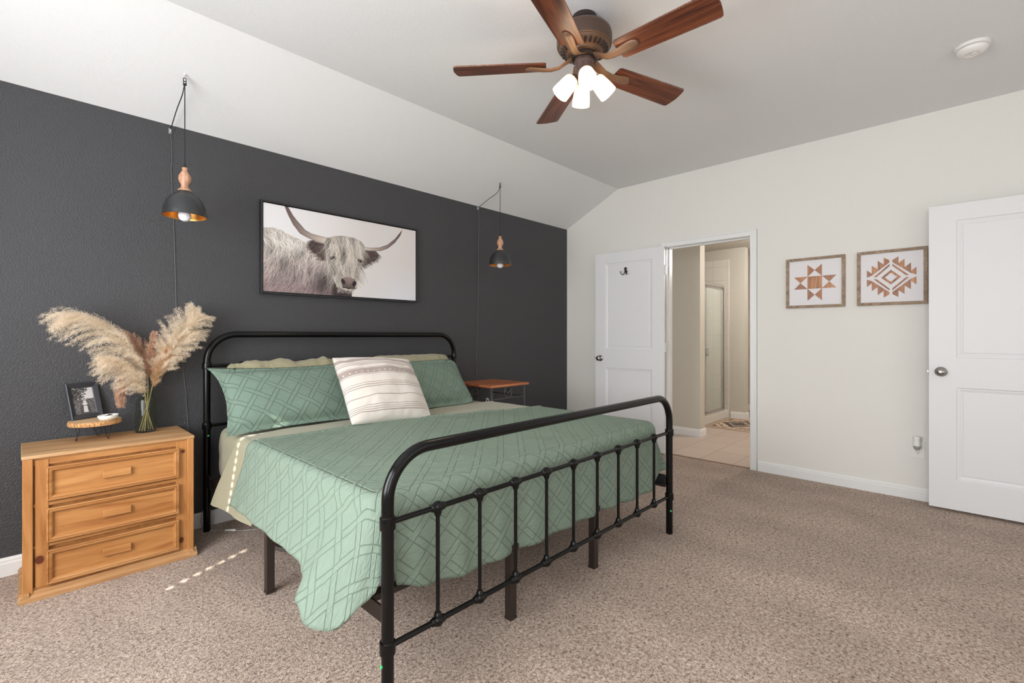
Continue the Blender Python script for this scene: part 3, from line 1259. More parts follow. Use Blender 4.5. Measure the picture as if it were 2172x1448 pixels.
p1 = pillow('bed_pillow', 0.80, 0.40, 0.17, (-3.262, -0.222, 0.836), (1, 0.01, 0), (0, 0.14, 1), M_pillowcase, 0, 1.0, 0.026, 0.03, power=3.0, crumple=0.018, round_=0.4)
tag(p1, 'rumpled olive pillow behind the left quilted sham, by the headboard', 'pillow', 'olive pillows')
p2 = pillow('bed_pillow', 0.78, 0.41, 0.17, (-2.320, -0.222, 0.838), (1, 0.0, 0), (0, 0.14, 1), M_pillowcase, 0, 5.0, 0.014, 0.03, power=3.0, crumple=0.006, round_=0.4)
tag(p2, 'smooth olive pillow behind the right quilted sham, near the side table', 'pillow', 'olive pillows')
s1 = pillow('pillow_sham', 0.90, 0.46, 0.16, (-3.312, -0.462, 0.826), (1, 0.0, 0.0), (0, 0.24, 0.30), M_sham, 0.04, 2.2, 0.010, 0.10, horn=0.03)
tag(s1, 'green quilted sham on the left of the bed, left of the striped cushion', 'pillow', 'green quilted shams')
s2_ = pillow('pillow_sham', 0.89, 0.455, 0.16, (-2.415, -0.462, 0.823), (1, 0.0, 0.0), (0, 0.24, 0.30), M_sham, 0.04, 8.1, 0.010, 0.06, round_=0.35)
tag(s2_, 'green quilted sham on the right of the bed, right of the striped cushion', 'pillow', 'green quilted shams')


def cushion_mat(wd, ht):
    n = NT('striped_cushion')
    uv = n.coord('UV')
    s = n.new('ShaderNodeSeparateXYZ')
    n.link(uv, s.inputs[0])
    v = n.math('DIVIDE', s.outputs[1], ht)
    Wc, B = srgb(220, 211, 202), srgb(166, 150, 142)
    bands = [(0.105, 0.114), (0.130, 0.139), (0.155, 0.164), (0.182, 0.190), (0.300, 0.311), (0.425, 0.436), (0.455, 0.466), (0.485, 0.496),
             (0.612, 0.619), (0.632, 0.722), (0.729, 0.735), (0.785, 0.793), (0.806, 0.814), (0.828, 0.835), (0.858, 0.915)]
    stops = [(0.0, Wc)]
    for a, b in bands:
        stops += [(a, B), (b, Wc)]
    col = n.ramp(v, stops[:31], 'CONSTANT')
    dots = n.math('MULTIPLY', n.math('SINE', n.math('MULTIPLY', n.math('ADD', s.outputs[0], s.outputs[1]), 85)),
                  n.math('SINE', n.math('MULTIPLY', n.math('SUBTRACT', s.outputs[0], s.outputs[1]), 85)))
    inb = n.math('MULTIPLY', n.math('GREATER_THAN', v, 0.632), n.math('LESS_THAN', v, 0.722))
    col = n.mix(n.math('MULTIPLY', inb, n.math('GREATER_THAN', dots, 0.86)), col, Wc)
    n.base(col)
    n.rough(0.8)
    n.b.inputs['Sheen Weight'].default_value = 0.3
    c = n.coord('Object')
    wv = n.noise(n.mapping(c, (1, 1, 3)), 160, 2)
    n.normal(n.bump(n.math('ADD', n.math('MULTIPLY', wv, 0.15), n.noise(c, 14, 3, 0.5, 0.8)), 0.5, 0.006))
    return n.mat


cu = pillow('throw_cushion', 0.575, 0.51, 0.215, (-2.902, -0.745, 0.850), (0.564, -0.02, -0.028), (0.070, 0.30, 0.36), cushion_mat(0.575, 0.50), 0, 3.3, 0.011, 0.07, power=2.0, round_=0.2)
tag(cu, 'square cream throw cushion with taupe stripes leaning on the green shams', 'cushion')

# ------------------------------------------------------------------ pine chest of drawers
DR = (-4.180, -0.225, 0.0)
dk = [(-4.45 - DR[0], -0.41 - DR[1], 0.174, 0.017, 0.8), (-3.906 - DR[0], -0.41 - DR[1], 0.569, 0.010, 1.0), (-3.913 - DR[0], -0.41 - DR[1], 0.097, 0.012, 0.75)]
M_pine_x = pine('pine_across', 'x')
M_pine_top = pine('pine_top', 'x', (192, 150, 106), (158, 114, 74), (212, 174, 132), rough=0.55)
M_pine_z = pine('pine_upright', 'z', knots=dk)
M_pine_d2 = pine('pine_drawer_knotty', 'x', knots=[(-4.376 - DR[0], -0.38 - DR[1], 0.304, 0.006, 1.2)])
M_pine_m = pine('pine_moulding', 'x', (180, 124, 70), (150, 96, 50), (196, 144, 90), knots=[(-4.102 - DR[0], -0.40 - DR[1], 0.189, 0.006, 1.6)])
M_pine_base = pine('pine_base', 'x', (188, 140, 92), (156, 108, 66), (208, 166, 120), rough=0.6)
dr = thing('chest_of_drawers', 'knotty pine chest of three drawers against the charcoal wall beside the bed', 'dresser', DR)
X0, X1, YF, YB = -4.505, -3.858, -0.414, -0.018
mb = MB()
mb.box(X0 + 0.006, YF + 0.004, 0.035, X0 + 0.026, YB, 0.632)
mb.box(X1 - 0.026, YF + 0.004, 0.035, X1 - 0.006, YB, 0.632)
mb.box(X0 + 0.02, YB - 0.012, 0.04, X1 - 0.02, YB, 0.632)
mb.box(X0 + 0.02, YF + 0.030, 0.04, X1 - 0.02, YF + 0.045, 0.632)
mb.build('carcass', M_pine_z, dr, origin=DR, smooth=0, bevel=0.002)
for a, b in ((X0, X0 + 0.034), (X1 - 0.030, X1)):
    mb = MB()
    mb.box(a, YF - 0.004, 0.03, b, YF + 0.03, 0.634)
    mb.build('corner_post', M_pine_z, dr, origin=DR, smooth=0, bevel=0.003)
for a, b in ((X0 + 0.040, X0 + 0.085), (X1 - 0.078, X1 - 0.030)):
    mb = MB()
    mb.box(a, YF + 0.006, 0.05, b, YF + 0.032, 0.625)
    mb.build('stile', M_pine_z, dr, origin=DR, smooth=0, bevel=0.0015)
mb = MB()
mb.box(X0 - 0.003, YF - 0.007, 0.634, X1 + 0.003, YB, 0.650)
mb.build('top', M_pine_top, dr, origin=DR, smooth=0, bevel=0.004, seg=3)
mb = MB()
pf = [(0.030, 0), (0.030, 0.016), (0.022, 0.026), (0.010, 0.032), (0.008, 0.042), (0.0, 0.042), (-0.012, 0.042), (-0.012, 0.0)]
mb.prism([(YF + 0.010 - d, h) for d, h in pf], X0 - 0.012, X1 + 0.013, 'yz')
for xx, s in ((X0, -1), (X1, 1)):
    mb.prism([(xx - s * 0.012 + s * d * 0.85, h) for d, h in pf], YF - 0.018, YB, 'xz')
mb.build('base_moulding', M_pine_base, dr, origin=DR, smooth=0, bevel=0.0015)
mb = MB()
for z0, z1 in ((0.042, 0.052), (0.225, 0.238), (0.412, 0.428), (0.600, 0.634)):
    mb.box(X0 + 0.035, YF + 0.009, z0, X1 - 0.028, YF + 0.034, z1)
mb.build('rail', M_pine_x, dr, origin=DR, smooth=0, bevel=0.0015)
DX0, DX1 = -4.428, -3.925
for k, (z0, z1) in enumerate(((0.436, 0.592), (0.246, 0.402), (0.056, 0.212))):
    mb = MB()
    mb.box(DX0 + 0.005, YF + 0.004, z0 + 0.003, DX1 - 0.005, YF + 0.03, z1 - 0.003)
    d = mb.build('drawer', M_pine_d2 if k == 1 else M_pine_x, dr, origin=DR, smooth=0, bevel=0.001)
    # mitred picture-frame moulding, stepped
    mb = MB()
    prof = [(0.0, 0.002), (0.0, -0.012), (0.005, -0.0145), (0.009, -0.010), (0.011, -0.010), (0.013, -0.013), (0.019, -0.010), (0.024, -0.003), (0.026, 0.004)]
    rings = [[(DX0 + i, YF + y, z0 + i), (DX1 - i, YF + y, z0 + i), (DX1 - i, YF + y, z1 - i), (DX0 + i, YF + y, z1 - i)] for i, y in prof]
    vs = [q for r in rings for q in r]
    fs = []
    for i in range(len(rings) - 1):
        for j in range(4):
            q = (j + 1) % 4
            fs.append((i * 4 + j, i * 4 + q, (i + 1) * 4 + q, (i + 1) * 4 + j))
    mb.add(vs, fs)
    mb.build('drawer_moulding', M_pine_m, d, origin=DR, smooth=0)
    zc = (z0 + z1) / 2
    mb = MB()
    mb.box(-4.233, YF - 0.012, zc - 0.016, -4.125, YF - 0.001, zc + 0.020)
    mb.box(-4.225, YF - 0.002, zc - 0.010, -4.133, YF + 0.006, zc + 0.012)
    mb.build('handle', M_pine_x, d, origin=DR, smooth=0, bevel=0.0025)

# ------------------------------------------------------------------ things on the chest
def slice_mat():
    n = NT('wood_slice_face')
    c = n.coord('Object')
    d = n.new('ShaderNodeVectorMath', operation='LENGTH')
    n.link(n.mapping(c, (1, 1, 0)), d.inputs[0])
    r = n.math('ADD', d.outputs['Value'], n.math('MULTIPLY', n.noise(c, 12, 2), 0.02))
    rings = n.math('SINE', n.math('MULTIPLY', r, 700))
    n.base(n.ramp(n.math('ADD', n.math('MULTIPLY', rings, 0.2), 0.5), [(0.2, srgb(196, 158, 118)), (0.8, srgb(222, 190, 152))]))
    n.rough(0.7)
    return n.mat


def bark_mat():
    n = NT('wood_slice_bark')
    c = n.coord('Object')
    a = n.noise(n.mapping(c, (1, 1, 0.5)), 150, 3, 0.7)
    n.base(n.ramp(a, [(0.36, srgb(150, 98, 56)), (0.52, srgb(206, 154, 100)), (0.68, srgb(228, 190, 146))]))
    n.rough(0.9)
    n.normal(n.bump(a, 0.8, 0.004))
    return n.mat


ws = thing('wood_slice_stand', 'round bark-edged wood slice riser on black hairpin legs on the chest', 'riser', (-4.240, -0.155, 0.650))
mb = MB()
nn = 72
top = []
for j in range(nn):
    t = 2 * PI * j / nn
    rr = 0.108 * (1 + 0.03 * vnoise(math.cos(t) * 1.5, math.sin(t) * 1.5, 5.0))
    top.append((rr * math.cos(t), rr * math.sin(t)))
L = [(0.93, 0.077), (0.985, 0.078), (1.0, 0.083), (1.0, 0.094), (0.985, 0.0995), (0.965, 0.100)]
vs = [(x * k, y * k, z) for k, z in L for x, y in top]
fs, n0 = [], nn
for i in range(len(L) - 1):
    for j in range(nn):
        k = (j + 1) % nn
        fs.append((i * nn + j, i * nn + k, (i + 1) * nn + k, (i + 1) * nn + j))
mb.add(vs, fs, 1)
mb.add([(x * 0.965, y * 0.965, 0.100) for x, y in top], [tuple(range(nn))], 0)
mb.add([(x * 0.93, y * 0.93, 0.077) for x, y in top], [tuple(reversed(range(nn)))], 0)
mb.build('slab', [slice_mat(), bark_mat()], ws, smooth=40)
for a in (-165, -50, 75):
    t = math.radians(a)
    c, s = math.cos(t) * 0.068, math.sin(t) * 0.068
    tx, ty = -math.sin(t), math.cos(t)
    pts = []
    for q in (-0.024, -0.016, -0.007, -0.003, 0.0, 0.003, 0.007, 0.016, 0.024):
        k = abs(q) / 0.024
        pts.append((c * (1.12 - 0.12 * k) + tx * q, s * (1.12 - 0.12 * k) + ty * q, 0.0018 + 0.076 * (k ** 1.25 if k > 0.3 else 0.222 * (k / 0.3) ** 2 * 1.0)))
    mb = MB()
    mb.tube(pts, 0.0017, 8)
    mb.build('leg', M_blackmatte, ws)

# small photo frame: painted black bevelled frame with a grey photograph
def paint_mesh(name, img, w, h, parent, place, matname, rough=0.5):
    """flat picture: a grid of cells coloured from an array (rows bottom-up)."""
    H, W = img.shape[:2]
    mb = MB()
    mb.fix = False
    mb.grid(lambda u, v: (u * w, 0.0, v * h), W, H)
    n = NT(matname)
    at = n.new('ShaderNodeAttribute')
    at.attribute_name = 'paint'
    n.base(at.outputs['Color'])
    n.rough(rough)
    n.b.inputs['Specular IOR Level'].default_value = 0.3
    o = mb.build(name, n.mat, parent, smooth=0)
    me = o.data
    ca = me.color_attributes.new('paint', 'FLOAT_COLOR', 'POINT')
    im = np.clip(img, 0, 1)
    lin = np.where(im <= 0.04045, im / 12.92, ((im + 0.055) / 1.055) ** 2.4)
    # cell values to grid points
    pad = np.pad(lin, ((0, 1), (0, 1), (0, 0)), mode='edge')
    out = np.ones(((H + 1) * (W + 1), 4), dtype=np.float32)
    out[:, :3] = pad.reshape(-1, 3)
    ca.data.foreach_set('color', out.ravel())
    o.location = place
    return o


def frame_ring(mb, w, h, bar, prof, m=0):
    """rectangular frame in the xz plane, centred; prof = (inset, y) with inset 0..bar."""
    rings = [[(-w / 2 + i, y, -h / 2 + i), (w / 2 - i, y, -h / 2 + i), (w / 2 - i, y, h / 2 - i), (-w / 2 + i, y, h / 2 - i)] for i, y in prof]
    vs = [q for r in rings for q in r]
    fs = []
    for i in range(len(rings)):
        a, b = i, (i + 1) % len(rings)
        for j in range(4):
            k = (j + 1) % 4
            fs.append((a * 4 + j, a * 4 + k, b * 4 + k, b * 4 + j))
    mb.add(vs, fs, m)


rng = np.random.default_rng(11)
PH, PW = 84, 60
yy, xx = np.mgrid[0:PH, 0:PW]
ux, uy = xx / PW, yy / PH
g = np.full((PH, PW), 0.42)
g[uy > 0.55] = 0.9
g += (rng.random((PH, PW)) - 0.5) * 0.10
for k in range(900):                                 # leaves, upper left
    cx, cy = rng.random() * 0.9, 0.55 + rng.random() * 0.45
    if cx * 0.75 + (1 - cy) * 0.5 > 0.42 + rng.random() * 0.2:
        continue
    i, j = int(cy * PH), int(cx * PW)
    g[max(0, i - 1):i + 1, max(0, j - 1):j + 2] = 0.2 + 0.25 * rng.random()
for k in range(700):                                 # grass and shrubs
    cx, cy = rng.random(), rng.random() * 0.58
    i, j = int(cy * PH), int(cx * PW)
    g[i:i + 2, j:j + 3] = 0.30 + 0.3 * rng.random()
path = np.abs(ux - 0.52) < 0.20 + 0.22 * (0.35 - uy)
g[path & (uy < 0.33)] = 0.36
body = ((np.abs(ux - 0.53) < 0.075 + 0.10 * np.clip(0.42 - uy, 0, 1)) & (uy > 0.06) & (uy < 0.50))
g[body] = 0.88
g[((ux - 0.53) / 0.10) ** 2 + ((uy - 0.56) / 0.055) ** 2 < 1] = 0.82
g[((ux - 0.53) / 0.13) ** 2 + ((uy - 0.38) / 0.035) ** 2 < 1] = 0.92
g[(np.abs(ux - 0.53) < 0.12) & (np.abs(uy - 0.325) < 0.012)] = 0.35
g[((ux - 0.53) / 0.055) ** 2 + ((uy - 0.56) / 0.03) ** 2 < 1] = 0.55
photo = np.stack([g, g * 0.985, g * 0.99], -1)
fr = thing('photo_frame', 'small black tilted photo frame with a grey photograph on the wood slice', 'picture frame', (-4.262, -0.085, 0.7512), math.radians(29))
FW, FH = 0.150, 0.192
mb = MB()
frame_ring(mb, FW, FH, 0.026, [(0, 0.012), (0, -0.004), (0.003, -0.007), (0.024, 0.001), (0.026, 0.004), (0.026, 0.012)])
tiltm = Matrix.Translation((0, 0, 0)) @ Matrix.Rotation(math.radians(-15), 4, 'X') @ Matrix.Translation((0, 0, FH / 2))
mb.build('frame', plain('frame_black_paint', srgb(62, 63, 68), 0.45), fr, smooth=0, mtx=tiltm)
ph = paint_mesh('photograph', photo, FW - 0.052, FH - 0.052, fr, (0, 0, 0), 'photo_print', 0.25)
ph.data.transform(tiltm @ Matrix.Translation((-(FW - 0.052) / 2, 0.0045, -(FH - 0.052) / 2)))
mb = MB()
mb.box(-FW / 2 + 0.02, 0.006, -FH / 2 + 0.02, FW / 2 - 0.02, 0.010, FH / 2 - 0.02)
mb.build('backing', M_blackmatte, fr, smooth=0, mtx=tiltm)
mb = MB()
mb.prism([(0.082, 0.0015), (0.086, 0.0015), (0.054, 0.112), (0.049, 0.112)], -0.02, 0.02, 'yz')
mb.build('easel_back', M_blackmatte, fr, smooth=0)

tr = thing('trinket_dish', 'small white oval dish with a beige foot on the wood slice', 'dish', (-4.194, -0.222, 0.7505))
mb = MB()
mb.lathe([(0.0, 0.0), (0.030, 0.0), (0.033, 0.002), (0.036, 0.009)], n=40, m=1)
mb.lathe([(0.036, 0.009), (0.041, 0.017), (0.0425, 0.026), (0.0415, 0.0275), (0.040, 0.026), (0.037, 0.014), (0.030, 0.009), (0.0, 0.008)], n=40, m=0)
mb.build('bowl', [plain('dish_white_glaze', srgb(240, 238, 232), 0.25), plain('dish_raw_clay', srgb(206, 180, 152), 0.8)], tr, mtx=Matrix.Rotation(0.5, 4, 'Z') @ Matrix.Diagonal((1.08, 0.82, 1, 1)))
mb = MB()
rr = random.Random(3)
for k in range(5):
    a = rr.random() * 6.28
    pts = [(0.004 * k - 0.010 + 0.011 * math.cos(a + t), 0.011 * math.sin(a + t), 0.018 + 0.003 * k * 0.6 + 0.002 * math.sin(2 * t)) for t in np.linspace(0, 5.6, 16)]
    mb.tube(pts, 0.0018, 6)
jw = mb.build('bracelet', plain('dark_beads', srgb(40, 30, 28), 0.3), origin=(0, 0, 0))
jw.location = (-4.192, -0.218, 0.7505)
tag(jw, 'dark tangled bracelet lying in the small white dish', 'bracelet')

vs_ = thing('glass_vase', 'clear smoky glass bottle vase holding pampas grass on the chest', 'vase', (-4.020, -0.108, 0.650))
gl = NT('smoky_glass')
gl.base(srgb(232, 236, 228))
gl.rough(0.02)
gl.b.inputs['Transmission Weight'].default_value = 1.0
gl.b.inputs['IOR'].default_value = 1.28
outer = [(0.0, 0.0), (0.046, 0.0), (0.049, 0.004), (0.0495, 0.03), (0.0495, 0.175), (0.046, 0.190), (0.036, 0.198), (0.034, 0.202), (0.034, 0.222), (0.037, 0.228)]
inner = [(0.0345, 0.228), (0.0315, 0.221), (0.0315, 0.203), (0.034, 0.195), (0.0440, 0.186), (0.0470, 0.174), (0.0470, 0.03), (0.0455, 0.008), (0.0, 0.008)]
mb = MB()
mb.lathe(outer + inner, n=48)
mb.build('glass_body', gl.mat, vs_, smooth=60)

# pampas grass ---------------------------------------------------------------
def plume_mat(name, a, b):
    n = NT(name)
    g = n.new('ShaderNodeNewGeometry').outputs['Position']
    n.base(n.ramp(n.noise(g, 45, 3, 0.6), [(0.35, srgb(*a)), (0.65, srgb(*b))]))
    n.rough(0.9)
    n.b.inputs['Specular IOR Level'].default_value = 0.1
    n.b.inputs['Sheen Weight'].default_value = 0.3
    tr_ = n.new('ShaderNodeBsdfTranslucent')
    tr_.inputs[0].default_value = srgb(*b)
    mx = n.new('ShaderNodeMixShader')
    mx.inputs[0].default_value = 0.35
    out = n.n['Material Output']
    n.link(n.b.outputs[0], mx.inputs[1])
    n.link(tr_.outputs[0], mx.inputs[2])
    n.link(mx.outputs[0], out.inputs[0])
    return n.mat


M_cream = plume_mat('pampas_cream', (240, 217, 188), (253, 243, 226))
M_tan = plume_mat('pampas_tan', (218, 178, 136), (242, 212, 174))
M_rust = plume_mat('pampas_rust', (204, 164, 138), (232, 200, 176))
M_stem = plain('dry_stem', srgb(196, 176, 112), 0.6)


def bez(pts, n):
    """smooth resample of control points (Catmull-Rom)."""
    P = [Vector(p) for p in pts]
    P = [P[0] * 2 - P[1]] + P + [P[-1] * 2 - P[-2]]
    out = []
    seg = len(P) - 3
    for k in range(n + 1):
        t = k / n * seg
        i = min(int(t), seg - 1)
        f = t - i
        a, b, c, d = P[i:i + 4]
        out.append(0.5 * ((2 * b) + (c - a) * f + (2 * a - 5 * b + 4 * c - d) * f * f + (3 * b - a - 3 * c + d) * f ** 3))
    return out


def pampas(label, axis, foot, m, start, nb, blen, droop, side, spread, fib, seed, fl=0.012, wfun=None):
    """axis: stem control points; branches leave the axis from fraction start to the tip, hang by droop and lean to side."""
    R = random.Random(seed)
    base = Vector(foot)
    root = thing('pampas_stem', label, 'dried grass', foot, 0, 'dried grasses in the glass vase')
    A = bez([foot] + axis, 90)
    mb = MB()
    mb.tube([p - base for p in A[:int(90 * 0.97)]], [0.0021 - 0.0014 * i / 90 for i in range(int(90 * 0.97))], 6)
    mb.build('stalk', M_stem, root)
    mb = MB()
    mb.fix = False
    vs, fs = [], []

    def fibre(p, d, L, wd):
        q = Vector((R.uniform(-1, 1), R.uniform(-1, 1), R.uniform(-1, 1)))
        s = d.cross(q)
        if s.length < 1e-4:
            return
        s.normalize()
        b = len(vs)
        mid = p + d * L * 0.55
        vs.extend([p - s * wd * 0.6, p + s * wd * 0.6, mid + s * wd, mid - s * wd, p + d * L])
        fs.extend([(b, b + 1, b + 2, b + 3), (b + 3, b + 2, b + 4)])
    for k in range(nb):
        f = start + (1 - start) * (k + R.random()) / nb
        i = min(int(f * 90), 89)
        p0 = A[i]
        tg = (A[min(i + 1, 90)] - A[max(i - 1, 0)]).normalized()
        g = (f - start) / (1 - start)
        W = wfun(g) if wfun else math.sin(PI * min(1, 0.15 + 0.85 * g)) ** 0.7
        L = blen * (0.35 + 0.75 * W) * R.uniform(0.75, 1.1)
        rd = Vector((R.uniform(-1, 1), R.uniform(-1, 1), R.uniform(-1, 1)))
        rd = (rd - tg * rd.dot(tg))
        if rd.length < 1e-3:
            continue
        rd.normalize()
        d0 = (tg * 0.85 + rd * spread + Vector(side) * 0.5).normalized()
        p = p0.copy()
        d = d0
        ns = 12
        for s in range(ns):
            t = s / ns
            d = (d + (Vector((0, 0, -1)) * droop + Vector(side) * 0.35 * abs(droop)) * (0.25 + t) * 2.2 / ns).normalized()
            p = p + d * (L / ns)
            if p.y > -0.012:
                p.y = -0.012
            for q in range(fib):
                rv = Vector((R.uniform(-1, 1), R.uniform(-1, 1), R.uniform(-1, 1))).normalized()
                fd = (d * 0.9 + rv * 0.8 + Vector((0, 0, -0.25))).normalized()
                o = p - base + rv * 0.0035 - d * (L / ns) * R.random()
                fibre(o, fd, fl * R.uniform(0.6, 1.2) * (1.05 - 0.5 * t), 0.00042)
    mb.add(vs, fs)
    pl = mb.build('plume', m, root, smooth=0)
    return root


V0 = (-4.020, -0.108)
pampas('tall cream pampas plume arching far to the left out of the vase',
       [(-4.020, -0.112, 0.80), (-4.030, -0.125, 0.90), (-4.060, -0.15, 1.03), (-4.112, -0.172, 1.140), (-4.190, -0.190, 1.225), (-4.275, -0.20, 1.275), (-4.335, -0.205, 1.285)],
       (-3.990, -0.125, 0.660), M_cream, 0.30, 120, 0.165, 0.80, (-0.55, -0.12, 0.0), 0.5, 16, 21, 0.024,
       lambda g: 0.55 + 0.65 * math.sin(PI * min(1.0, 0.05 + 0.95 * g)) if g < 0.75 else 0.55)
pampas('short cream pampas plume hanging low to the left under the tall one',
       [(-4.018, -0.125, 0.80), (-4.035, -0.15, 0.885), (-4.075, -0.18, 0.965), (-4.130, -0.205, 1.030), (-4.190, -0.225, 1.060)],
       (-3.995, -0.090, 0.660), M_cream, 0.36, 80, 0.150, 0.8, (-0.5, -0.1, 0.0), 0.5, 14, 22, 0.022)
pampas('big cream pampas plume leaning right towards the headboard',
       [(-4.008, -0.105, 0.82), (-3.985, -0.11, 0.93), (-3.945, -0.12, 1.04), (-3.895, -0.13, 1.14), (-3.84, -0.135, 1.23), (-3.775, -0.14, 1.32)],
       (-4.050, -0.110, 0.660), M_cream, 0.42, 190, 0.118, 0.10, (0.16, -0.06, 0.0), 1.5, 18, 23, 0.022,
       lambda g: 0.35 + 0.75 * math.sin(PI * min(1, 0.1 + 0.84 * g)))
pampas('rust brown grass head behind the tall cream plume',
       [(-4.010, -0.09, 0.82), (-4.008, -0.085, 0.95), (-4.022, -0.08, 1.06), (-4.060, -0.075, 1.14), (-4.115, -0.07, 1.20)],
       (-4.045, -0.090, 0.660), M_rust, 0.40, 110, 0.06, 0.1, (0.0, 0.0, 0.0), 0.7, 9, 24, 0.014)
pampas('rust brown grass head drooping down beside the photo frame',
       [(-4.020, -0.11, 0.82), (-4.045, -0.12, 0.95), (-4.085, -0.13, 1.0), (-4.120, -0.135, 0.965), (-4.132, -0.14, 0.89), (-4.130, -0.14, 0.815)],
       (-4.005, -0.085, 0.660), M_rust, 0.62, 90, 0.05, 0.15, (0.0, 0.0, 0.0), 0.6, 9, 25, 0.014)
pampas('slim upright rust grass spike rising from the middle of the vase',
       [(-4.015, -0.115, 0.80), (-4.013, -0.12, 0.95), (-4.003, -0.125, 1.08), (-3.985, -0.13, 1.205)],
       (-4.030, -0.140, 0.660), M_rust, 0.54, 90, 0.034, 0.05, (0.0, 0.0, 0.0), 0.7, 9, 26, 0.012)
pampas('tan grass head leaning right below the big cream plume',
       [(-4.008, -0.125, 0.82), (-3.990, -0.135, 0.92), (-3.960, -0.145, 1.02), (-3.922, -0.15, 1.115)],
       (-4.040, -0.130, 0.660), M_tan, 0.46, 100, 0.06, 0.12, (0.05, 0.0, 0.0), 0.6, 7, 27, 0.012)

# ------------------------------------------------------------------ cow picture over the bed
def cow_painting(W=460, H=228):
    R = np.random.default_rng(4)
    yy, xx = np.mgrid[0:H, 0:W]
    U, V = (xx + 0.5) / W * 1000, (yy + 0.5) / H * 1000
    img = np.zeros((H, W, 3))
    left, mid = np.array([238, 237, 240]) / 255, np.array([217, 211, 209]) / 255
    low = np.array([222, 222, 228]) / 255
    t = np.clip(U / 620, 0, 1)[..., None]
    img[:] = left * (1 - t) + mid * t
    t = np.clip((500 - V) / 500, 0, 1)[..., None] * np.clip((U - 550) / 300, 0, 1)[..., None]
    img[:] = img * (1 - t) + low * t

    def inside(poly):
        m = np.zeros((H, W), bool)
        n = len(poly)
        for i in range(n):
            (x0, y0), (x1, y1) = poly[i], poly[(i + 1) % n]
            if y0 == y1:
                continue
            c = ((y0 > V) != (y1 > V)) & (U < (x1 - x0) * (V - y0) / (y1 - y0) + x0)
            m ^= c
        return m

    def strokes(mask, n, ln, ang, cols, wid=1, curl=0.5, alpha=0.6, ordered=True):
        ys, xs = np.nonzero(mask)
        if len(ys) == 0:
            return
        idx = R.integers(0, len(ys), n)
        if ordered:
            idx = idx[np.argsort(ys[idx])]
        for q in idx:
            x, y = float(xs[q]), float(ys[q])
            a = ang(x / W * 1000, y / H * 1000) + R.normal() * 0.22
            c = np.array(cols(x / W * 1000, y / H * 1000)) / 255.0
            c = np.clip(c * (1 + R.normal() * 0.10), 0, 1)
            L = ln * R.uniform(0.6, 1.3)
            k = max(4, int(L))
            ph = R.uniform(0, 6.28)
            for s in range(k):
                f = s / k
                aa = a + curl * math.sin(ph + f * 5)
                x += math.cos(aa) * L / k
                y += math.sin(aa) * L / k
                i, j = int(y), int(x)
                if 0 <= i < H and 0 <= j < W:
                    al = alpha * (1 - f * 0.6)
                    for dj in range(wid):
                        if j + dj < W:
                            img[i, j + dj] = img[i, j + dj] * (1 - al) + c * al
    body = [(-10, 716), (54, 733), (96, 718), (144, 673), (202, 640), (253, 593), (316, 527), (359, 470), (391, 267), (419, 131), (464, 78), (521, 86), (521, -10), (-10, -10)]
    bm_ = inside(body)
    S = lambda u, v: sum(a * math.sin(u * p + v * q + r) for a, p, q, r in ((0.5, 0.031, 0.017, 1.0), (0.35, 0.07, -0.03, 2.2), (0.3, 0.013, 0.06, 0.4)))

    def bodycol(u, v):
        k = np.clip((v - 60) / 560, 0, 1)
        lo, hi = np.array([134, 116, 116]), np.array([212, 203, 195])
        c = lo * (1 - k) + hi * k
        d = 0.10 * max(0.0, S(u, v))
        for (cx, cy, rx, ry, w_) in ((112, 380, 42, 110, 0.42), (205, 500, 36, 60, 0.42), (335, 190, 62, 150, 0.55), (40, 500, 30, 80, 0.3), (262, 330, 30, 110, 0.32), (180, 250, 40, 90, 0.25), (70, 180, 40, 90, 0.2), (300, 560, 26, 50, 0.3)):
            d = max(d, w_ * math.exp(-((u - cx) / rx) ** 2 - ((v - cy) / ry) ** 2))
        if u > 395 and v < 150:
            d = max(d, 0.6)
        return c * (1 - d)
    for i, j in zip(*np.nonzero(bm_)):
        img[i, j] = np.array(bodycol(j / W * 1000, i / H * 1000)) / 255 * 0.92
    flow = lambda u, v: -PI / 2 - 0.45 - 0.3 * math.sin(u / 80.0 + v / 150.0) + (0.75 if v > 560 else 0)
    strokes(bm_, 1500, 26, flow, lambda u, v: np.array(bodycol(u, v)) * 0.62, 1, 0.35, 0.6)
    strokes(bm_, 1900, 30, flow, lambda u, v: np.minimum(255, np.array(bodycol(u, v)) * 1.2 + 6), 1, 0.35, 0.65)
    fringe = bm_ & ~inside([(a, b - 25) for a, b in body])
    strokes(fringe, 160, 9, lambda u, v: 0.4, lambda u, v: (226, 219, 210), 1, 0.4, 0.5)
    el = [(348, 655), (305, 664), (263, 650), (247, 595), (258, 540), (300, 482), (337, 430), (366, 420), (366, 640)]
    er = [(600, 628), (654, 640), (696, 627), (712, 580), (690, 512), (636, 452), (588, 395)]
    for poly, a in ((el, PI + 0.35), (er, -0.5)):
        m = inside(poly)
        outer = m & ~np.roll(m, -3 if a < 0 else 3, 1)
        low = m & ~np.roll(m, 4, 0)
        strokes(low | outer, 140, 9, (lambda a: (lambda u, v: a - 0.2 if a < 0 else a + 0.3))(a), lambda u, v: (214, 205, 197), 1, 0.3, 0.7)
        img[m] = np.array([80, 66, 64]) / 255
        strokes(m, 420, 12, (lambda a: (lambda u, v: a))(a), lambda u, v: (62, 50, 49), 1, 0.25, 0.6)
        strokes(m, 150, 11, (lambda a: (lambda u, v: a))(a), lambda u, v: (116, 100, 96), 1, 0.25, 0.5)
    hl = [(111, 1010), (132, 910), (160, 805), (199, 712), (250, 670), (298, 640), (342, 628), (368, 640), (372, 712), (312, 722), (266, 734), (231, 764), (196, 833), (162, 908), (131, 1010)]
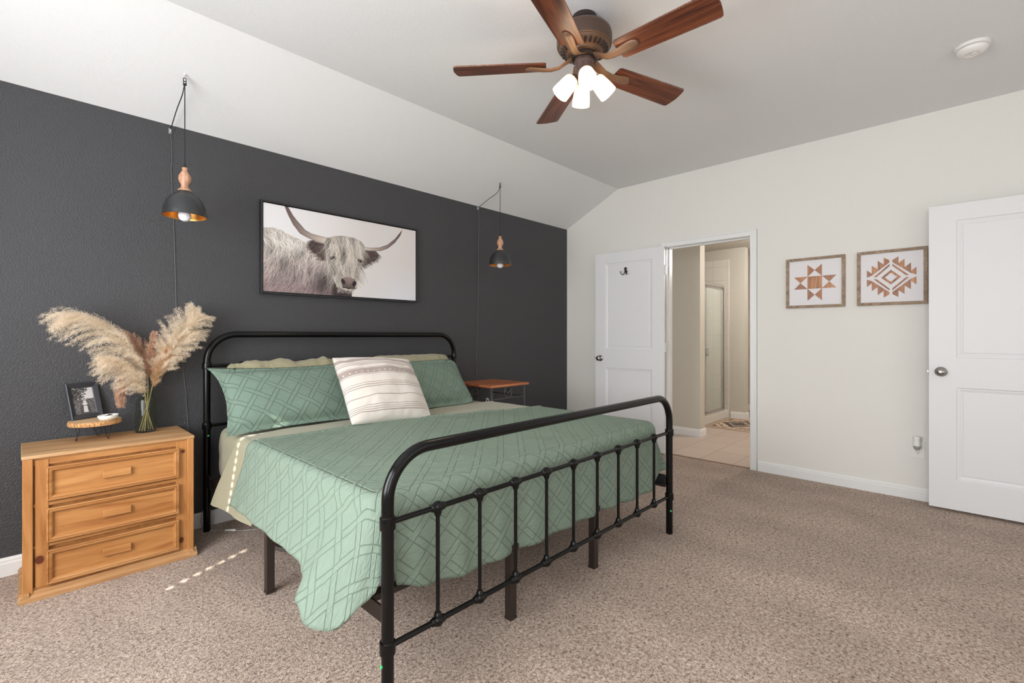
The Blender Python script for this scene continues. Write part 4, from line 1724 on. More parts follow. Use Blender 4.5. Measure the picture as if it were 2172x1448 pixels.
    hr = [(590, 662), (654, 668), (717, 688), (778, 744), (832, 835), (872, 934), (894, 990), (876, 896), (833, 782), (780, 692), (724, 640), (660, 626), (590, 618)]
    for poly, base, rng_ in ((hl, 350, 240), (hr, 600, -270)):
        m = inside(poly)
        for i, j in zip(*np.nonzero(m)):
            u = j / W * 1000
            k = np.clip((base - u) / rng_, 0, 1)
            c = np.array([186, 174, 164]) * (1 - k) + np.array([88, 72, 69]) * k
            up = 0
            while up < 12 and i + up < H and m[i + up, j]:
                up += 1
            dn = 0
            while dn < 12 and i - dn >= 0 and m[i - dn, j]:
                dn += 1
            f = dn / max(1, up + dn)
            img[i, j] = c / 255 * (0.72 + 0.42 * math.sin(PI * min(1, 0.1 + f * 0.8)))
    head = [(345, 640), (363, 709), (413, 751), (475, 769), (539, 761), (586, 731), (608, 681), (604, 510), (586, 417), (575, 302), (562, 209), (560, 108), (530, 74), (460, 78), (420, 121), (410, 206), (380, 297), (359, 420)]
    hm = inside(head)

    def headcol(u, v):
        c = np.array([200, 190, 180]) * (0.93 + 0.09 * math.sin(u / 13.0 + 2 * math.sin(v / 90.0)))
        for (cx, cy, rx, ry, w_) in ((468, 540, 16, 70, 0.62), (394, 470, 26, 30, 0.4), (577, 470, 24, 30, 0.45), (372, 560, 14, 80, 0.4), (596, 560, 12, 90, 0.35), (440, 300, 26, 60, 0.22), (500, 360, 20, 70, 0.2), (395, 330, 18, 60, 0.25), (548, 330, 16, 60, 0.3)):
            c = c * (1 - w_ * math.exp(-((u - cx) / rx) ** 2 - ((v - cy) / ry) ** 2))
        return c
    for i, j in zip(*np.nonzero(hm)):
        img[i, j] = headcol(j / W * 1000, i / H * 1000) / 255 * 0.92
    hflow = lambda u, v: -PI / 2 + (u - 470) / 380.0 + 0.3 * math.sin(v / 55 + u / 60)
    top = hm & (V > 250)
    strokes(top, 520, 34, hflow, lambda u, v: np.array(headcol(u, v)) * 0.58, 1, 0.35, 0.6)
    strokes(top, 620, 36, hflow, lambda u, v: np.minimum(255, np.array(headcol(u, v)) * 1.2), 1, 0.35, 0.65)
    for cx, cy, tl in ((396, 470, 0.5), (577, 476, -0.4)):
        du, dv_ = U - cx, (V - cy) * 0.5
        a_, b_ = du * math.cos(tl) + dv_ * math.sin(tl), -du * math.sin(tl) + dv_ * math.cos(tl)
        img[(a_ / 17) ** 2 + (b_ / 9) ** 2 < 1] = np.array([70, 56, 53]) / 255
        img[(a_ / 9) ** 2 + (b_ / 6) ** 2 < 1] = np.array([34, 27, 27]) / 255
        img[((a_ + 3) / 3) ** 2 + ((b_ - 3) / 2) ** 2 < 1] = np.array([190, 182, 178]) / 255
    strokes(top & (V > 400), 90, 34, hflow, lambda u, v: (216, 206, 196), 1, 0.35, 0.5)
    lower = hm & (V <= 260)
    strokes(lower, 260, 10, lambda u, v: -1.2 if u < 480 else -1.9, lambda u, v: (212, 203, 196), 1, 0.3, 0.5)
    mz = inside([(450, 200), (472, 246), (512, 252), (544, 226), (553, 174), (542, 118), (500, 92), (460, 116)])
    for i, j in zip(*np.nonzero(mz)):
        u, v = j / W * 1000, i / H * 1000
        img[i, j] = np.array([136, 118, 113]) / 255 * (0.60 + 0.5 * np.clip((v - 90) / 170, 0, 1)) * (1.06 - 0.12 * abs(u - 502) / 55)
    strokes(mz, 200, 5, lambda u, v: 0.2, lambda u, v: (150, 132, 126) if v > 170 else (104, 90, 88), 1, 0.3, 0.35)
    for cx, cy, a in ((464, 186, 0.6), (538, 170, -0.5)):
        du, dv_ = U - cx, V - cy
        img[((du * math.cos(a) + dv_ * 0.5 * math.sin(a)) / 12) ** 2 + ((-du * math.sin(a) + dv_ * 0.5 * math.cos(a)) / 19) ** 2 < 1] = np.array([48, 38, 40]) / 255
    img[(np.abs(U - 504) < 44) & (np.abs(V - 106 - (U - 504) ** 2 * 0.004) < 6)] = np.array([58, 46, 48]) / 255
    strokes(inside([(424, 121), (464, 78), (521, 82), (540, 95), (530, 60), (430, 60)]), 90, 8, lambda u, v: -PI / 2, lambda u, v: (170, 154, 150), 1, 0.3, 0.6)
    return img


AX0, AX1, AZ0, AZ1 = -3.394, -2.144, 1.471, 2.100
art = thing('canvas_picture', 'wide black-framed picture of a long-haired horned cow above the bed', 'picture', ((AX0 + AX1) / 2, 0, (AZ0 + AZ1) / 2))
aw, ah = AX1 - AX0, AZ1 - AZ0
mb = MB()
frame_ring(mb, aw, ah, 0.012, [(0, -0.001), (0, -0.036), (0.001, -0.037), (0.009, -0.037), (0.010, -0.036), (0.010, -0.010), (0.022, -0.008), (0.022, -0.001)])
mb.build('frame', plain('art_frame_black', srgb(38, 38, 40), 0.42), art, smooth=0)
mb = MB()
mb.box(-aw / 2 + 0.017, -0.029, -ah / 2 + 0.017, aw / 2 - 0.017, -0.004, ah / 2 - 0.017)
mb.build('canvas', plain('canvas_edge', srgb(226, 222, 220), 0.8), art, smooth=0)
paint_mesh('print', cow_painting(), aw - 0.034, ah - 0.034, art, (-aw / 2 + 0.017, -0.0295, -ah / 2 + 0.017), 'cow_print', 0.55)

# ------------------------------------------------------------------ two wooden geometric wall panels on the right wall
M_inlay = pine('inlay_wood', 'z', (176, 116, 74), (140, 84, 52), (204, 150, 102), scale=3.2)
M_inlay_d = pine('inlay_wood_dark', 'z', (158, 104, 72), (122, 76, 52), (184, 132, 96), scale=3.2)
M_frame_w = pine('weathered_frame', 'y', (156, 134, 112), (124, 104, 88), (180, 158, 136), rough=0.75, scale=1.5)
M_board = plain('white_board', srgb(232, 230, 232), 0.7, bump=(60, 0.1, 0.002))


def wall_panel(label, y_left, y_right, z0, z1, shapes):
    """shapes: list of (polygon in 0..1 square with v up, material)."""
    w_, h_ = y_left - y_right, z1 - z0
    root = thing('wall_panel', label, 'wall art', (0, (y_left + y_right) / 2, (z0 + z1) / 2), -PI / 2, 'geometric wood pictures')
    bar = 0.021
    for a in range(4):
        mb = MB()
        if a < 2:
            z = (-h_ / 2, -h_ / 2 + bar) if a == 0 else (h_ / 2 - bar, h_ / 2)
            mb.box(-w_ / 2, -0.026, z[0], w_ / 2, -0.001, z[1])
        else:
            x = (-w_ / 2, -w_ / 2 + bar) if a == 2 else (w_ / 2 - bar, w_ / 2)
            mb.box(x[0], -0.0255, -h_ / 2 + bar, x[1], -0.001, h_ / 2 - bar)
        mb.build('frame_bar', M_frame_w, root, smooth=0, bevel=0.0015)
    mb = MB()
    mb.box(-w_ / 2 + bar - 0.002, -0.012, -h_ / 2 + bar - 0.002, w_ / 2 - bar + 0.002, -0.002, h_ / 2 - bar + 0.002)
    mb.build('board', M_board, root, smooth=0)
    iw, ih = w_ - 2 * bar, h_ - 2 * bar
    mb = MB()
    for poly, m in shapes:
        mb.prism([((u - 0.5) * iw, (v - 0.5) * ih) for u, v in poly], -0.0150, -0.0115, 'xz', m)
    mb.build('inlay', [M_inlay, M_inlay_d], root, smooth=0)
    return root


def star():
    c0, c1 = 0.363, 0.637
    S = [([(c0, c0), (c1, c0), (c1, c1), (c0, c1)], 0)]
    e = 0.11
    for k in range(4):
        def rot(p):
            u, v = p[0] - 0.5, p[1] - 0.5
            for _ in range(k):
                u, v = -v, u
            return (u + 0.5, v + 0.5)
        mid = (0.5, c1 + 0.137)
        S.append(([rot(q) for q in ((c0, c1), mid, (c0, c1 + 0.262))], 1 if k % 2 else 0))
        S.append(([rot(q) for q in ((c1, c1), (c1, c1 + 0.262), mid)], 0 if k % 2 else 1))
    return S


def aztec():
    S = []

    def quad(fx, fy):
        T = lambda p: (0.5 + fx * p[0], 0.5 + fy * p[1])
        # stepped saw-tooth wing made of upright staves
        xs = [0.025, 0.117, 0.212, 0.310, 0.392]
        tops = [(0.345, 0.405), (0.268, 0.350), (0.180, 0.262), (0.098, 0.170)]
        base = lambda x: max(0.022, 0.322 - x * 0.86)
        for i in range(4):
            x0, x1 = xs[i], xs[i + 1]
            lo0, lo1 = base(x0), base(x1)
            S.append(([T(q) for q in ((x0, lo0), (x1, lo1), (x1, tops[i][1]), (x0, tops[i][0]))], (i + (fx > 0)) % 2))
        # inner slanted bar
        S.append(([T(q) for q in ((0.022, 0.268), (0.022, 0.228), (0.232, 0.022), (0.280, 0.022))], 1))
    for fx in (1, -1):
        for fy in (1, -1):
            quad(fx, fy)
    o_, i_ = (0.158, 0.148), (0.100, 0.094)
    pts = [(1, 0), (0, 1), (-1, 0), (0, -1)]
    for k in range(4):
        a, b = pts[k], pts[(k + 1) % 4]
        S.append(([(0.5 + a[0] * o_[0], 0.5 + a[1] * o_[1]), (0.5 + b[0] * o_[0], 0.5 + b[1] * o_[1]), (0.5 + b[0] * i_[0], 0.5 + b[1] * i_[1]), (0.5 + a[0] * i_[0], 0.5 + a[1] * i_[1])], k % 2))
    return S


wall_panel('wood-framed white panel with an eight-point quilt star of brown wood', -2.327, -2.738, 1.418, 1.828, star())
wall_panel('wood-framed white panel with a stepped diamond of brown wood, nearest the open door', -2.816, -3.226, 1.418, 1.829, aztec())

# ------------------------------------------------------------------ pendant lamps by the bed
M_shade = plain('pendant_black_enamel', srgb(44, 46, 48), 0.36, 0.0, 0.6)
M_gold = plain('pendant_gold_inside', srgb(226, 164, 84), 0.35, 0.75)
M_turned = pine('turned_wood', 'z', (198, 152, 122), (170, 122, 94), (218, 178, 150), rough=0.4, scale=2.0)
M_bulb = plain('white_bulb', srgb(238, 240, 246), 0.3)
M_cord = plain('black_cord', srgb(24, 24, 26), 0.5)
M_cordwall = plain('grey_painted_cord', srgb(92, 92, 94), 0.5)


def pendant(label, x, y, ztop, zhook, wall, turn):
    """ztop: top of the wooden neck; cord runs up to the ceiling hook and over to a wall hook, then down the wall."""
    root = thing('pendant_lamp', label, 'pendant lamp', (x, y, ztop - 0.265), 0, 'pendant lamps beside the bed')
    O = (x, y, ztop - 0.265)
    zb = 0.265
    mb = MB()
    mb.lathe([(0.0, 0.268), (0.013, 0.266), (0.0145, 0.262), (0.012, 0.256), (0.0115, 0.250), (0.020, 0.236), (0.0285, 0.220), (0.0305, 0.205), (0.0275, 0.190),
              (0.020, 0.178), (0.0165, 0.172), (0.0175, 0.168), (0.0165, 0.164), (0.018, 0.158), (0.026, 0.149), (0.0315, 0.144), (0.0315, 0.138), (0.0, 0.138)], n=36)
    mb.build('wood_neck', M_turned, root, smooth=60)
    mb = MB()
    ou = [(0.0, 0.138), (0.030, 0.138), (0.034, 0.134)] + [(0.102 * math.sin(a) ** 0.9, 0.004 + 0.130 * math.cos(a)) for a in np.linspace(0.33, PI / 2, 22)]
    mb.lathe(ou + [(0.1025, 0.0), (0.1008, 0.0)], n=56, m=0, cap=False)
    inn = [(0.1008, 0.0)] + [((0.0995) * math.sin(a) ** 0.9, 0.003 + 0.127 * math.cos(a)) for a in np.linspace(PI / 2, 0.3, 22)] + [(0.0, 0.128)]
    mb.lathe(inn, n=56, m=1, cap=False)
    mb.build('shade', [M_shade, M_gold], root, smooth=60)
    mb = MB()
    mb.tube([(0, 0, 0.13), (0, 0, 0.075)], 0.017, 20)
    mb.build('socket', M_blackmatte, root)
    mb = MB()
    mb.lathe([(0.0, -0.026), (0.012, -0.0245), (0.022, -0.018), (0.029, -0.006), (0.0305, 0.006), (0.028, 0.020), (0.020, 0.038), (0.0145, 0.056), (0.0140, 0.080), (0.0, 0.080)], n=32)
    mb.build('bulb', M_bulb, root, smooth=60)
    mb = MB()
    mb.lathe([(0.0, 0.266), (0.007, 0.266), (0.0065, 0.276), (0.004, 0.292), (0.0, 0.296)], n=14)
    mb.build('strain_relief', M_blackmatte, root)
    zk = zhook - (ztop - 0.265)
    mb = MB()
    mb.tube([(0, 0, 0.29), (0, 0, zk - 0.055), (-0.001, 0.002, zk - 0.04)], 0.0026, 8)
    wy, wz, wx = -y - 0.012, wall[1] - O[2], wall[0] - x
    P = bez([(-0.001, 0.004, zk - 0.04), (wx * 0.2 - 0.003, wy * 0.13, zk - 0.085), (wx * 0.55 - 0.004, wy * 0.5, (zk + wz) / 2 - 0.035), (wx, wy, wz)], 24)
    mb.tube(P, 0.0026, 8)
    mb.build('cord', M_cord, root)
    mb = MB()
    mb.tube([(px - x, -y - 0.004, pz - O[2]) for px, pz in turn], 0.0024, 8)
    mb.build('wall_cord', M_cordwall, root)
    mb = MB()
    for s in (-1, 1):
        mb.box(s * 0.0065 - 0.0015, -0.002, zk - 0.044, s * 0.0065 + 0.0015, 0.002, zk - 0.010)
    mb.box(-0.008, -0.002, zk - 0.026, 0.008, 0.002, zk - 0.022)
    mb.box(-0.008, -0.0025, zk - 0.046, 0.008, 0.0025, zk - 0.034)
    mb.tube([(0.0075 * math.cos(t), 0, zk - 0.012 + 0.006 * math.sin(t)) for t in np.linspace(0, PI, 10)], 0.0017, 8)
    mb.build('cord_clip', M_blackmatte, root)
    return root


HK1, HK2 = (-3.886, -0.352, 2.600), (-1.446, -0.334, 2.595)
pendant('black dome pendant lamp with a wooden neck hanging over the chest of drawers', HK1[0], HK1[1], 2.103, HK1[2], (-3.888, 2.415),
        [(-3.888, 2.415), (-3.882, 2.348), (-3.879, 2.222), (-3.884, 2.193), (-3.874, 1.955), (-3.867, 1.73), (-3.858, 1.349), (-3.829, 1.036), (-3.808, 0.819), (-3.796, 0.60), (-3.79, 0.35)])
pendant('black dome pendant lamp with a wooden neck hanging over the side table', HK2[0], HK2[1], 2.100, HK2[2], (-1.424, 2.432),
        [(-1.424, 2.432), (-1.412, 2.412), (-1.415, 2.021), (-1.422, 1.517), (-1.434, 1.15), (-1.446, 0.93), (-1.440, 0.78), (-1.43, 0.5)])
for hk, lb in ((HK1, 'small metal ceiling hook carrying the cord over the chest of drawers'), (HK2, 'small metal ceiling hook carrying the cord over the side table')):
    zc = H0 + (H1 - H0) / CR * hk[1]
    o = thing('ceiling_hook', lb, 'hook', (hk[0], hk[1], zc), 0, 'ceiling hooks for the pendant cords')
    mb = MB()
    d = hk[2] - zc
    mb.tube([(0, 0, 0.006), (0, 0, -0.008)] + [(0.0, -0.010 * math.sin(t) , -0.018 + d * 0.0 - 0.010 * (1 - math.cos(t)) * 0.5 + 0.008) for t in np.linspace(0, PI * 1.5, 16)], 0.0013, 8)
    mb.build('hook_wire', M_nickel, o)
    mb = MB()
    mb.lathe([(0.0, 0.0), (0.007, -0.002), (0.006, -0.005), (0.0, -0.006)], n=16, axis=(0, 0.43, 1))
    mb.build('hook_plate', M_whiteplastic, o)
for wx, wz, lb in ((-3.888, 2.415, 'clear cord hook at the top of the charcoal wall over the chest of drawers'), (-1.424, 2.432, 'clear cord hook at the top of the charcoal wall over the side table')):
    o = thing('cord_hook', lb, 'hook', (wx, 0, wz), 0, 'clear cord hooks on the wall')
    mb = MB()
    mb.box(-0.007, -0.004, -0.022, 0.007, 0.0, 0.010)
    mb.build('hook_base', plain('clear_plastic', srgb(176, 178, 180), 0.2), o, smooth=0, bevel=0.002)
    mb = MB()
    mb.tube([(0, -0.002, -0.008), (0, -0.012, -0.014), (0, -0.018, -0.010), (0, -0.020, 0.0)], 0.003, 8)
    mb.build('hook_arm', plain('clear_plastic_arm', srgb(186, 188, 190), 0.2), o)

# ------------------------------------------------------------------ ceiling fan with light kit
FX, FY = -2.553, -2.052
fan = thing('ceiling_fan', 'bronze ceiling fan with five wooden blades and four lit glass shades', 'ceiling fan', (FX, FY, H1))
M_bronze = plain('fan_bronze', srgb(88, 70, 60), 0.42, 0.25)
M_bronze2 = plain('fan_bronze_brushed', srgb(120, 92, 72), 0.45, 0.3)
M_bronze_d = plain('fan_bronze_dark', srgb(56, 46, 42), 0.45, 0.3)
mb = MB()
mb.lathe([(0.0, 0.0), (0.060, 0.0), (0.062, -0.004), (0.062, -0.020), (0.057, -0.024), (0.057, -0.030), (0.061, -0.034), (0.064, -0.050), (0.0, -0.050)], n=48)
mb.build('canopy', M_bronze_d, fan, smooth=40)
mb = MB()
mb.lathe([(0.0, -0.048), (0.070, -0.048), (0.095, -0.054), (0.118, -0.066), (0.132, -0.082), (0.137, -0.100), (0.137, -0.138), (0.134, -0.148), (0.0, -0.148)], n=64)
mb.build('motor_housing', M_bronze, fan, smooth=40)
mb = MB()
mb.lathe([(0.134, -0.146), (0.132, -0.152), (0.126, -0.154), (0.124, -0.160), (0.090, -0.184), (0.086, -0.186), (0.084, -0.192), (0.074, -0.196), (0.0, -0.196)], n=64)
mb.build('vent_ring', M_bronze2, fan, smooth=40)
for k in range(28):
    if k % 28 >= 28:
        continue
    t = 2 * PI * k / 28
    mb = MB()
    c, s = math.cos(t), math.sin(t)
    a, b = Vector((c * 0.119, s * 0.119, -0.1655)), Vector((c * 0.095, s * 0.095, -0.1825))
    mb.tube([a, a.lerp(b, 0.15), a.lerp(b, 0.85), b], [0.0025, 0.0065, 0.005, 0.002], 8)
    mb.build('vent_rib', M_bronze_d, fan, smooth=60)
mb = MB()
mb.lathe([(0.0, -0.190), (0.066, -0.190), (0.068, -0.194), (0.068, -0.206), (0.062, -0.210), (0.058, -0.214), (0.0, -0.214)], n=48)
mb.build('flywheel', M_bronze_d, fan, smooth=40)
mb = MB()
mb.lathe([(0.0, -0.210), (0.047, -0.210), (0.050, -0.216), (0.050, -0.232), (0.046, -0.236), (0.044, -0.270), (0.047, -0.276), (0.047, -0.292), (0.040, -0.304), (0.018, -0.312), (0.010, -0.322), (0.0, -0.324)], n=48)
mb.build('switch_housing', plain('fan_bronze_plum', srgb(98, 78, 76), 0.4, 0.25), fan, smooth=40)


def blade_mat():
    n = NT('fan_blade_wood')
    c = n.coord('UV')
    a = n.noise(n.mapping(c, (2.5, 46, 1)), 1.0, 4, 0.6, 1.0)
    col = n.ramp(a, [(0.32, srgb(62, 32, 22)), (0.52, srgb(102, 54, 34)), (0.72, srgb(130, 74, 46))])
    s = n.new('ShaderNodeSeparateXYZ')
    n.link(c, s.inputs[0])
    e = n.math('ABSOLUTE', s.outputs[1])
    du = n.math('MULTIPLY', n.smooth(e, 0.058, 0.073), n.smooth(n.noise(c, 180, 3, 0.8), 0.40, 0.65))
    col = n.mix(n.math('MULTIPLY', du, 0.55), col, srgb(176, 158, 144))
    n.base(col)
    n.rough(0.38)
    return n.mat


M_blade = blade_mat()
for k in range(5):
    ang = math.radians(129.0 - 72.6 * k)
    Mx = Matrix.Rotation(ang, 4, 'Z') @ Matrix.Translation((0, 0, -0.243)) @ Matrix.Rotation(math.radians(-12), 4, 'X')
    # blade: rounded tip, slightly flared, tapered shoulder
    out = []
    r0, r1 = 0.190, 0.662
    out = [(r0, -0.050), (r0 + 0.012, -0.060), (r0 + 0.20, -0.066), (r1 - 0.045, -0.072), (r1 - 0.022, -0.072), (r1 - 0.012, -0.067), (r1 - 0.006, -0.045), (r1, 0.0)]
    out = out + [(x, -y) for x, y in reversed(out[:-1])]
    ts = 0.006
    mb = MB()
    nb = len(out)
    vs = [(x, y, 0) for x, y in out] + [(x, y, ts) for x, y in out]
    uv = [(x + k * 1.7, y) for x, y in out] * 2
    fs = [tuple(range(nb - 1, -1, -1)), tuple(nb + i for i in range(nb))] + [(i, (i + 1) % nb, nb + (i + 1) % nb, nb + i) for i in range(nb)]
    mb.add(vs, fs, 0, uv)
    mb.build('blade', M_blade, fan, smooth=0, mtx=Mx)
    # blade iron: curved arm from the flywheel to a rounded pad under the blade
    mb = MB()
    sec = [(0.062, 0.026, 0.030), (0.090, 0.024, 0.016), (0.125, 0.021, -0.006), (0.165, 0.021, -0.014), (0.205, 0.024, -0.012), (0.250, 0.0275, -0.0075), (0.272, 0.026, -0.006), (0.288, 0.017, -0.0055), (0.296, 0.004, -0.005)]
    vs, fs = [], []
    for (x, hw, z) in sec:
        vs += [(x, -hw, z + 0.004), (x, -hw * 0.75, z - 0.003), (x, 0, z - 0.0065), (x, hw * 0.75, z - 0.003), (x, hw, z + 0.004), (x, 0, z + 0.005)]
    for i in range(len(sec) - 1):
        for j in range(6):
            q = (j + 1) % 6
            fs.append((i * 6 + j, i * 6 + q, (i + 1) * 6 + q, (i + 1) * 6 + j))
    fs += [tuple(range(5, -1, -1)), tuple((len(sec) - 1) * 6 + j for j in range(6))]
    mb.add(vs, fs)
    mb.build('blade_iron', M_bronze2, fan, smooth=50, mtx=Mx)

sg = NT('opal_glass_lit')
sg.base(srgb(250, 240, 224))
sg.rough(0.35)
sg.b.inputs['Emission Color'].default_value = (1.0, 0.80, 0.56, 1)
sg.b.inputs['Emission Strength'].default_value = 0.22
_tl = sg.new('ShaderNodeBsdfTranslucent')
_tl.inputs[0].default_value = (1.0, 0.93, 0.82, 1)
_mx = sg.new('ShaderNodeMixShader')
_mx.inputs[0].default_value = 0.5
sg.link(sg.b.outputs[0], _mx.inputs[1])
sg.link(_tl.outputs[0], _mx.inputs[2])
sg.link(_mx.outputs[0], sg.n['Material Output'].inputs[0])
bg = NT('lit_bulb')
bg.base(srgb(255, 250, 240))
bg.b.inputs['Emission Color'].default_value = (1.0, 0.84, 0.62, 1)
bg.b.inputs['Emission Strength'].default_value = 9.0
for k in range(4):
    az = math.radians(224.0 + 90 * k)
    dirv = Vector((math.cos(az) * math.sin(math.radians(40)), math.sin(az) * math.sin(math.radians(40)), -math.cos(math.radians(40))))
    base = Vector((math.cos(az) * 0.050, math.sin(az) * 0.050, -0.300))
    mb = MB()
    mb.tube([Vector((math.cos(az) * 0.02, math.sin(az) * 0.02, -0.288)), Vector((math.cos(az) * 0.04, math.sin(az) * 0.04, -0.290)), base + dirv * 0.004], 0.0085, 12)
    mb.lathe([(0.0, -0.004), (0.018, -0.003), (0.021, 0.004), (0.021, 0.016), (0.0, 0.018)], base, 24, 0, dirv)
    arm = mb.build('light_arm', M_bronze, fan, smooth=50)
    mb = MB()
    mb.lathe([(0.019, 0.008), (0.031, 0.012), (0.037, 0.022), (0.041, 0.050), (0.0445, 0.085), (0.0455, 0.112), (0.0425, 0.112), (0.0415, 0.085), (0.038, 0.050), (0.034, 0.025), (0.019, 0.014)], base, 36, 0, dirv)
    mb.build('glass_shade', sg.mat, fan, smooth=60)
    mb = MB()
    mb.lathe([(0.0, 0.018), (0.011, 0.020), (0.012, 0.034), (0.021, 0.054), (0.0245, 0.070), (0.022, 0.084), (0.013, 0.094), (0.0, 0.097)], base, 24, 0, dirv)
    mb.build('bulb', bg.mat, fan, smooth=60)
for k, az in enumerate((224, 314, 44, 134)):
    a = math.radians(az)
    point('fan_lamp_' + 'abcd'[k], (FX + math.cos(a) * 0.128, FY + math.sin(a) * 0.128, H1 - 0.405), 1.5, (1.0, 0.80, 0.58), 0.03)

# ------------------------------------------------------------------ smoke detector
sd = thing('smoke_detector', 'round white smoke detector on the flat ceiling', 'smoke detector', (-0.885, -3.452, H1))
mb = MB()
mb.lathe([(0.0, 0.0), (0.074, 0.0), (0.075, -0.004), (0.072, -0.014), (0.066, -0.017), (0.0, -0.017)], n=48)
mb.build('base_ring', M_whiteplastic, sd, smooth=40)
mb = MB()
mb.lathe([(0.0, -0.016), (0.062, -0.016), (0.062, -0.021), (0.0, -0.021)], n=48)
mb.build('vent_gap', plain('detector_gap_grey', srgb(120, 118, 114), 0.8), sd, smooth=40)
mb = MB()
mb.lathe([(0.0, -0.020), (0.066, -0.020), (0.067, -0.025), (0.062, -0.036), (0.050, -0.045), (0.034, -0.049), (0.030, -0.047), (0.0, -0.047)], n=48)
mb.build('cover', M_whiteplastic, sd, smooth=40)
mb = MB()
mb.lathe([(0.0, -0.046), (0.014, -0.046), (0.014, -0.050), (0.0, -0.0505)], (0.0, -0.008, 0), n=24)
mb.build('test_button', M_whiteplastic, sd, smooth=40)

# ------------------------------------------------------------------ side table with a wooden top and scrolled iron frame
NX0, NX1, NY0, NY1, NZ = -1.765, -1.285, -0.548, -0.060, 0.765
nsx, nsy = (NX0 + NX1) / 2, (NY0 + NY1) / 2
st = thing('side_table', 'side table with orange-brown wooden top and grey iron ring frame in the corner', 'side table', (nsx, nsy, 0))
ON = (nsx, nsy, 0)
M_cherry = pine('side_table_wood', 'x', (178, 104, 66), (146, 76, 46), (206, 136, 92), rough=0.35)
M_iron = plain('grey_iron', srgb(96, 96, 98), 0.45, 0.5)
mb = MB()
mb.box(NX0, NY0, NZ - 0.022, NX1, NY1, NZ)
mb.build('top', M_cherry, st, origin=ON, smooth=0, bevel=0.007, seg=3)
for x in (NX0 + 0.035, NX1 - 0.035):
    for y in (NY0 + 0.035, NY1 - 0.035):
        mb = MB()
        mb.box(x - 0.008, y - 0.008, 0.0, x + 0.008, y + 0.008, NZ - 0.022)
        mb.build('leg', M_iron, st, origin=ON, smooth=0, bevel=0.001)
for z in (0.640, 0.20):
    mb = MB()
    xa, xb, ya, yb = NX0 + 0.035, NX1 - 0.035, NY0 + 0.035, NY1 - 0.035
    for p, q in (((xa, ya), (xb, ya)), ((xb, ya), (xb, yb)), ((xb, yb), (xa, yb)), ((xa, yb), (xa, ya))):
        mb.tube([(p[0], p[1], z), (q[0], q[1], z)], 0.0055, 8)
    mb.build('stretcher', M_iron, st, origin=ON)
for (cx, cy, ax) in ((nsx, NY0 + 0.035, 'x'), (nsx, NY1 - 0.035, 'x'), (NX0 + 0.035, nsy, 'y'), (NX1 - 0.035, nsy, 'y')):
    mb = MB()
    for rad, cz in ((0.048, 0.692), (0.030, 0.709)):
        pts = []
        for t in np.linspace(0, 2 * PI, 33):
            a, b = rad * math.cos(t), rad * math.sin(t)
            pts.append((cx + a, cy, cz + b) if ax == 'x' else (cx, cy + a, cz + b))
        mb.tube(pts, 0.0042, 8)
    mb.build('ring_scroll', M_iron, st, origin=ON)
mb = MB()
mb.tube(bez([(-1.787, -0.50, 0.36), (-1.782, -0.505, 0.52), (-1.777, -0.505, 0.645), (-1.755, -0.505, 0.652), (-1.748, -0.50, 0.60), (-1.75, -0.49, 0.44)], 40), 0.0022, 8)
cb = mb.build('charging_cable', M_whiteplastic, origin=(-1.77, -0.5, 0.36))
tag(cb, 'thin white charging cable looping up between the bed and the side table', 'cable')

# ------------------------------------------------------------------ outlet and night light
ou = thing('wall_outlet', 'white wall outlet plate low on the cream wall by the open door', 'outlet', (0, -3.173, 0.364), -PI / 2)
mb = MB()
mb.box(-0.039, -0.006, -0.058, 0.039, 0.0, 0.058)
mb.build('plate', M_whiteplastic, ou, smooth=0, bevel=0.002)
for zc in (-0.020, 0.020):
    mb = MB()
    mb.lathe([(0.0, 0.0), (0.0165, 0.0), (0.0170, 0.001), (0.0160, 0.0025), (0.0, 0.0025)], (0, -0.005, zc), 28, 0, (0, -1, 0))
    sock = mb.build('socket', M_whiteplastic, ou, smooth=40)
    mb = MB()
    mb.box(-0.0075, -0.0082, zc + 0.001, -0.0055, -0.007, zc + 0.010)
    mb.box(0.0055, -0.0082, zc + 0.002, 0.0075, -0.007, zc + 0.009)
    mb.lathe([(0.0, 0.0), (0.0028, 0.0), (0.0, 0.0006)], (0, -0.0076, zc - 0.0065), 12, 0, (0, -1, 0))
    mb.build('slots', M_blackmatte, sock, smooth=0)
nl = thing('night_light', 'small white plug-in night light in the wall outlet', 'night light', (0, -3.170, 0.412), -PI / 2)
mb = MB()
mb.lathe([(0.0, 0.052), (0.019, 0.052), (0.022, 0.048), (0.021, 0.030), (0.0185, 0.016), (0.021, 0.006), (0.0225, -0.012), (0.022, -0.016), (0.0, -0.016)], (0, -0.036, 0), 28)
mb.box(-0.014, -0.034, -0.030, 0.014, -0.006, 0.020)
mb.build('body', M_whiteplastic, nl, smooth=40)
lg = NT('night_light_lens')
lg.base(srgb(206, 204, 198))
lg.rough(0.08)
lg.b.inputs['Transmission Weight'].default_value = 0.6
mb = MB()
mb.lathe([(0.0215, -0.016), (0.0210, -0.026), (0.016, -0.038), (0.008, -0.045), (0.0, -0.047)], (0, -0.036, 0), 28)
mb.build('lens', lg.mat, nl, smooth=60)

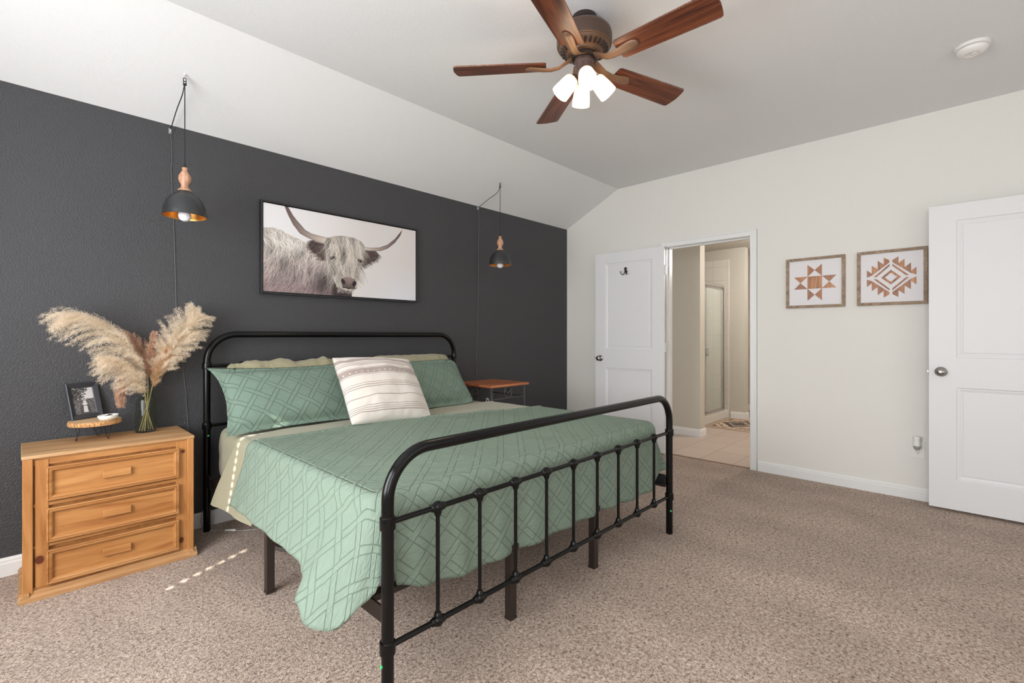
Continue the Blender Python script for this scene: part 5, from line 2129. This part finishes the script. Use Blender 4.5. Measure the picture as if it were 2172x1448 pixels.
# ------------------------------------------------------------------ double coat hook on the bathroom door
chx = Vector((-0.113, -0.852, 1.862))
ch = thing('coat_hook', 'small black double coat hook on the open bathroom door', 'hook', chx, math.atan2(dv.y, dv.x) + PI)
mb = MB()
mb.lathe([(0.0, 0.0), (0.014, 0.0), (0.014, 0.006), (0.011, 0.008), (0.0, 0.008)], (0, 0, 0.028), 20, 0, (0, -1, 0))
mb.lathe([(0.0, 0.0), (0.012, 0.0), (0.012, 0.004), (0.009, 0.006), (0.0, 0.006)], (0, 0, -0.004), 20, 0, (0, -1, 0))
mb.box(-0.010, -0.007, -0.010, 0.010, 0.0, 0.030)
mb.build('plate', M_blackmatte, ch, smooth=40)
for s in (-1, 1):
    mb = MB()
    P = bez([(s * 0.004, -0.004, 0.0), (s * 0.010, -0.012, -0.022), (s * 0.020, -0.028, -0.036), (s * 0.032, -0.040, -0.028), (s * 0.037, -0.044, -0.006)], 20)
    mb.tube(P, 0.0036, 10)
    mb.ball(P[-1], 0.0062, 12)
    mb.build('prong', M_blackmatte, ch, smooth=60)

# ------------------------------------------------------------------ floor items
mb = MB()
P = bez([(-3.705, -0.035, 0.14), (-3.735, -0.045, 0.10), (-3.742, -0.06, 0.04), (-3.725, -0.10, 0.007), (-3.68, -0.14, 0.005), (-3.635, -0.20, 0.005), (-3.56, -0.265, 0.005), (-3.49, -0.30, 0.005), (-3.40, -0.27, 0.005)], 60)
cbt = thing('switch_cord', 'thin clear cord with a small inline switch on the carpet under the bed head', 'cord', (-3.63, -0.2, 0))
mb.tube(P, 0.0024, 8)
mb.build('wire', plain('clear_cord', srgb(170, 164, 156), 0.3), cbt, origin=(-3.63, -0.2, 0))
mb = MB()
mb.tube([(-3.645, -0.185, 0.008), (-3.600, -0.232, 0.008)], 0.0062, 10)
mb.build('switch', M_whiteplastic, cbt, origin=(-3.63, -0.2, 0))

rv = thing('robot_vacuum', 'round dark robot vacuum with banded sides under the bed', 'vacuum', (-3.375, -0.655, 0.0))
mb = MB()
mb.lathe([(0.0, 0.006), (0.160, 0.006), (0.166, 0.010), (0.169, 0.018), (0.169, 0.032), (0.0, 0.032)], n=64)
mb.build('lower_band', plain('vacuum_grey', srgb(92, 86, 82), 0.4), rv, smooth=40)
mb = MB()
mb.lathe([(0.0, 0.032), (0.166, 0.032), (0.166, 0.060), (0.0, 0.060)], n=64)
mb.build('bumper', plain('vacuum_black', srgb(34, 28, 26), 0.3), rv, smooth=40)
mb = MB()
mb.lathe([(0.0, 0.060), (0.168, 0.060), (0.168, 0.082), (0.163, 0.088), (0.150, 0.090), (0.0, 0.090)], n=64)
mb.build('top_cover', plain('vacuum_top_grey', srgb(104, 96, 90), 0.4), rv, smooth=40)
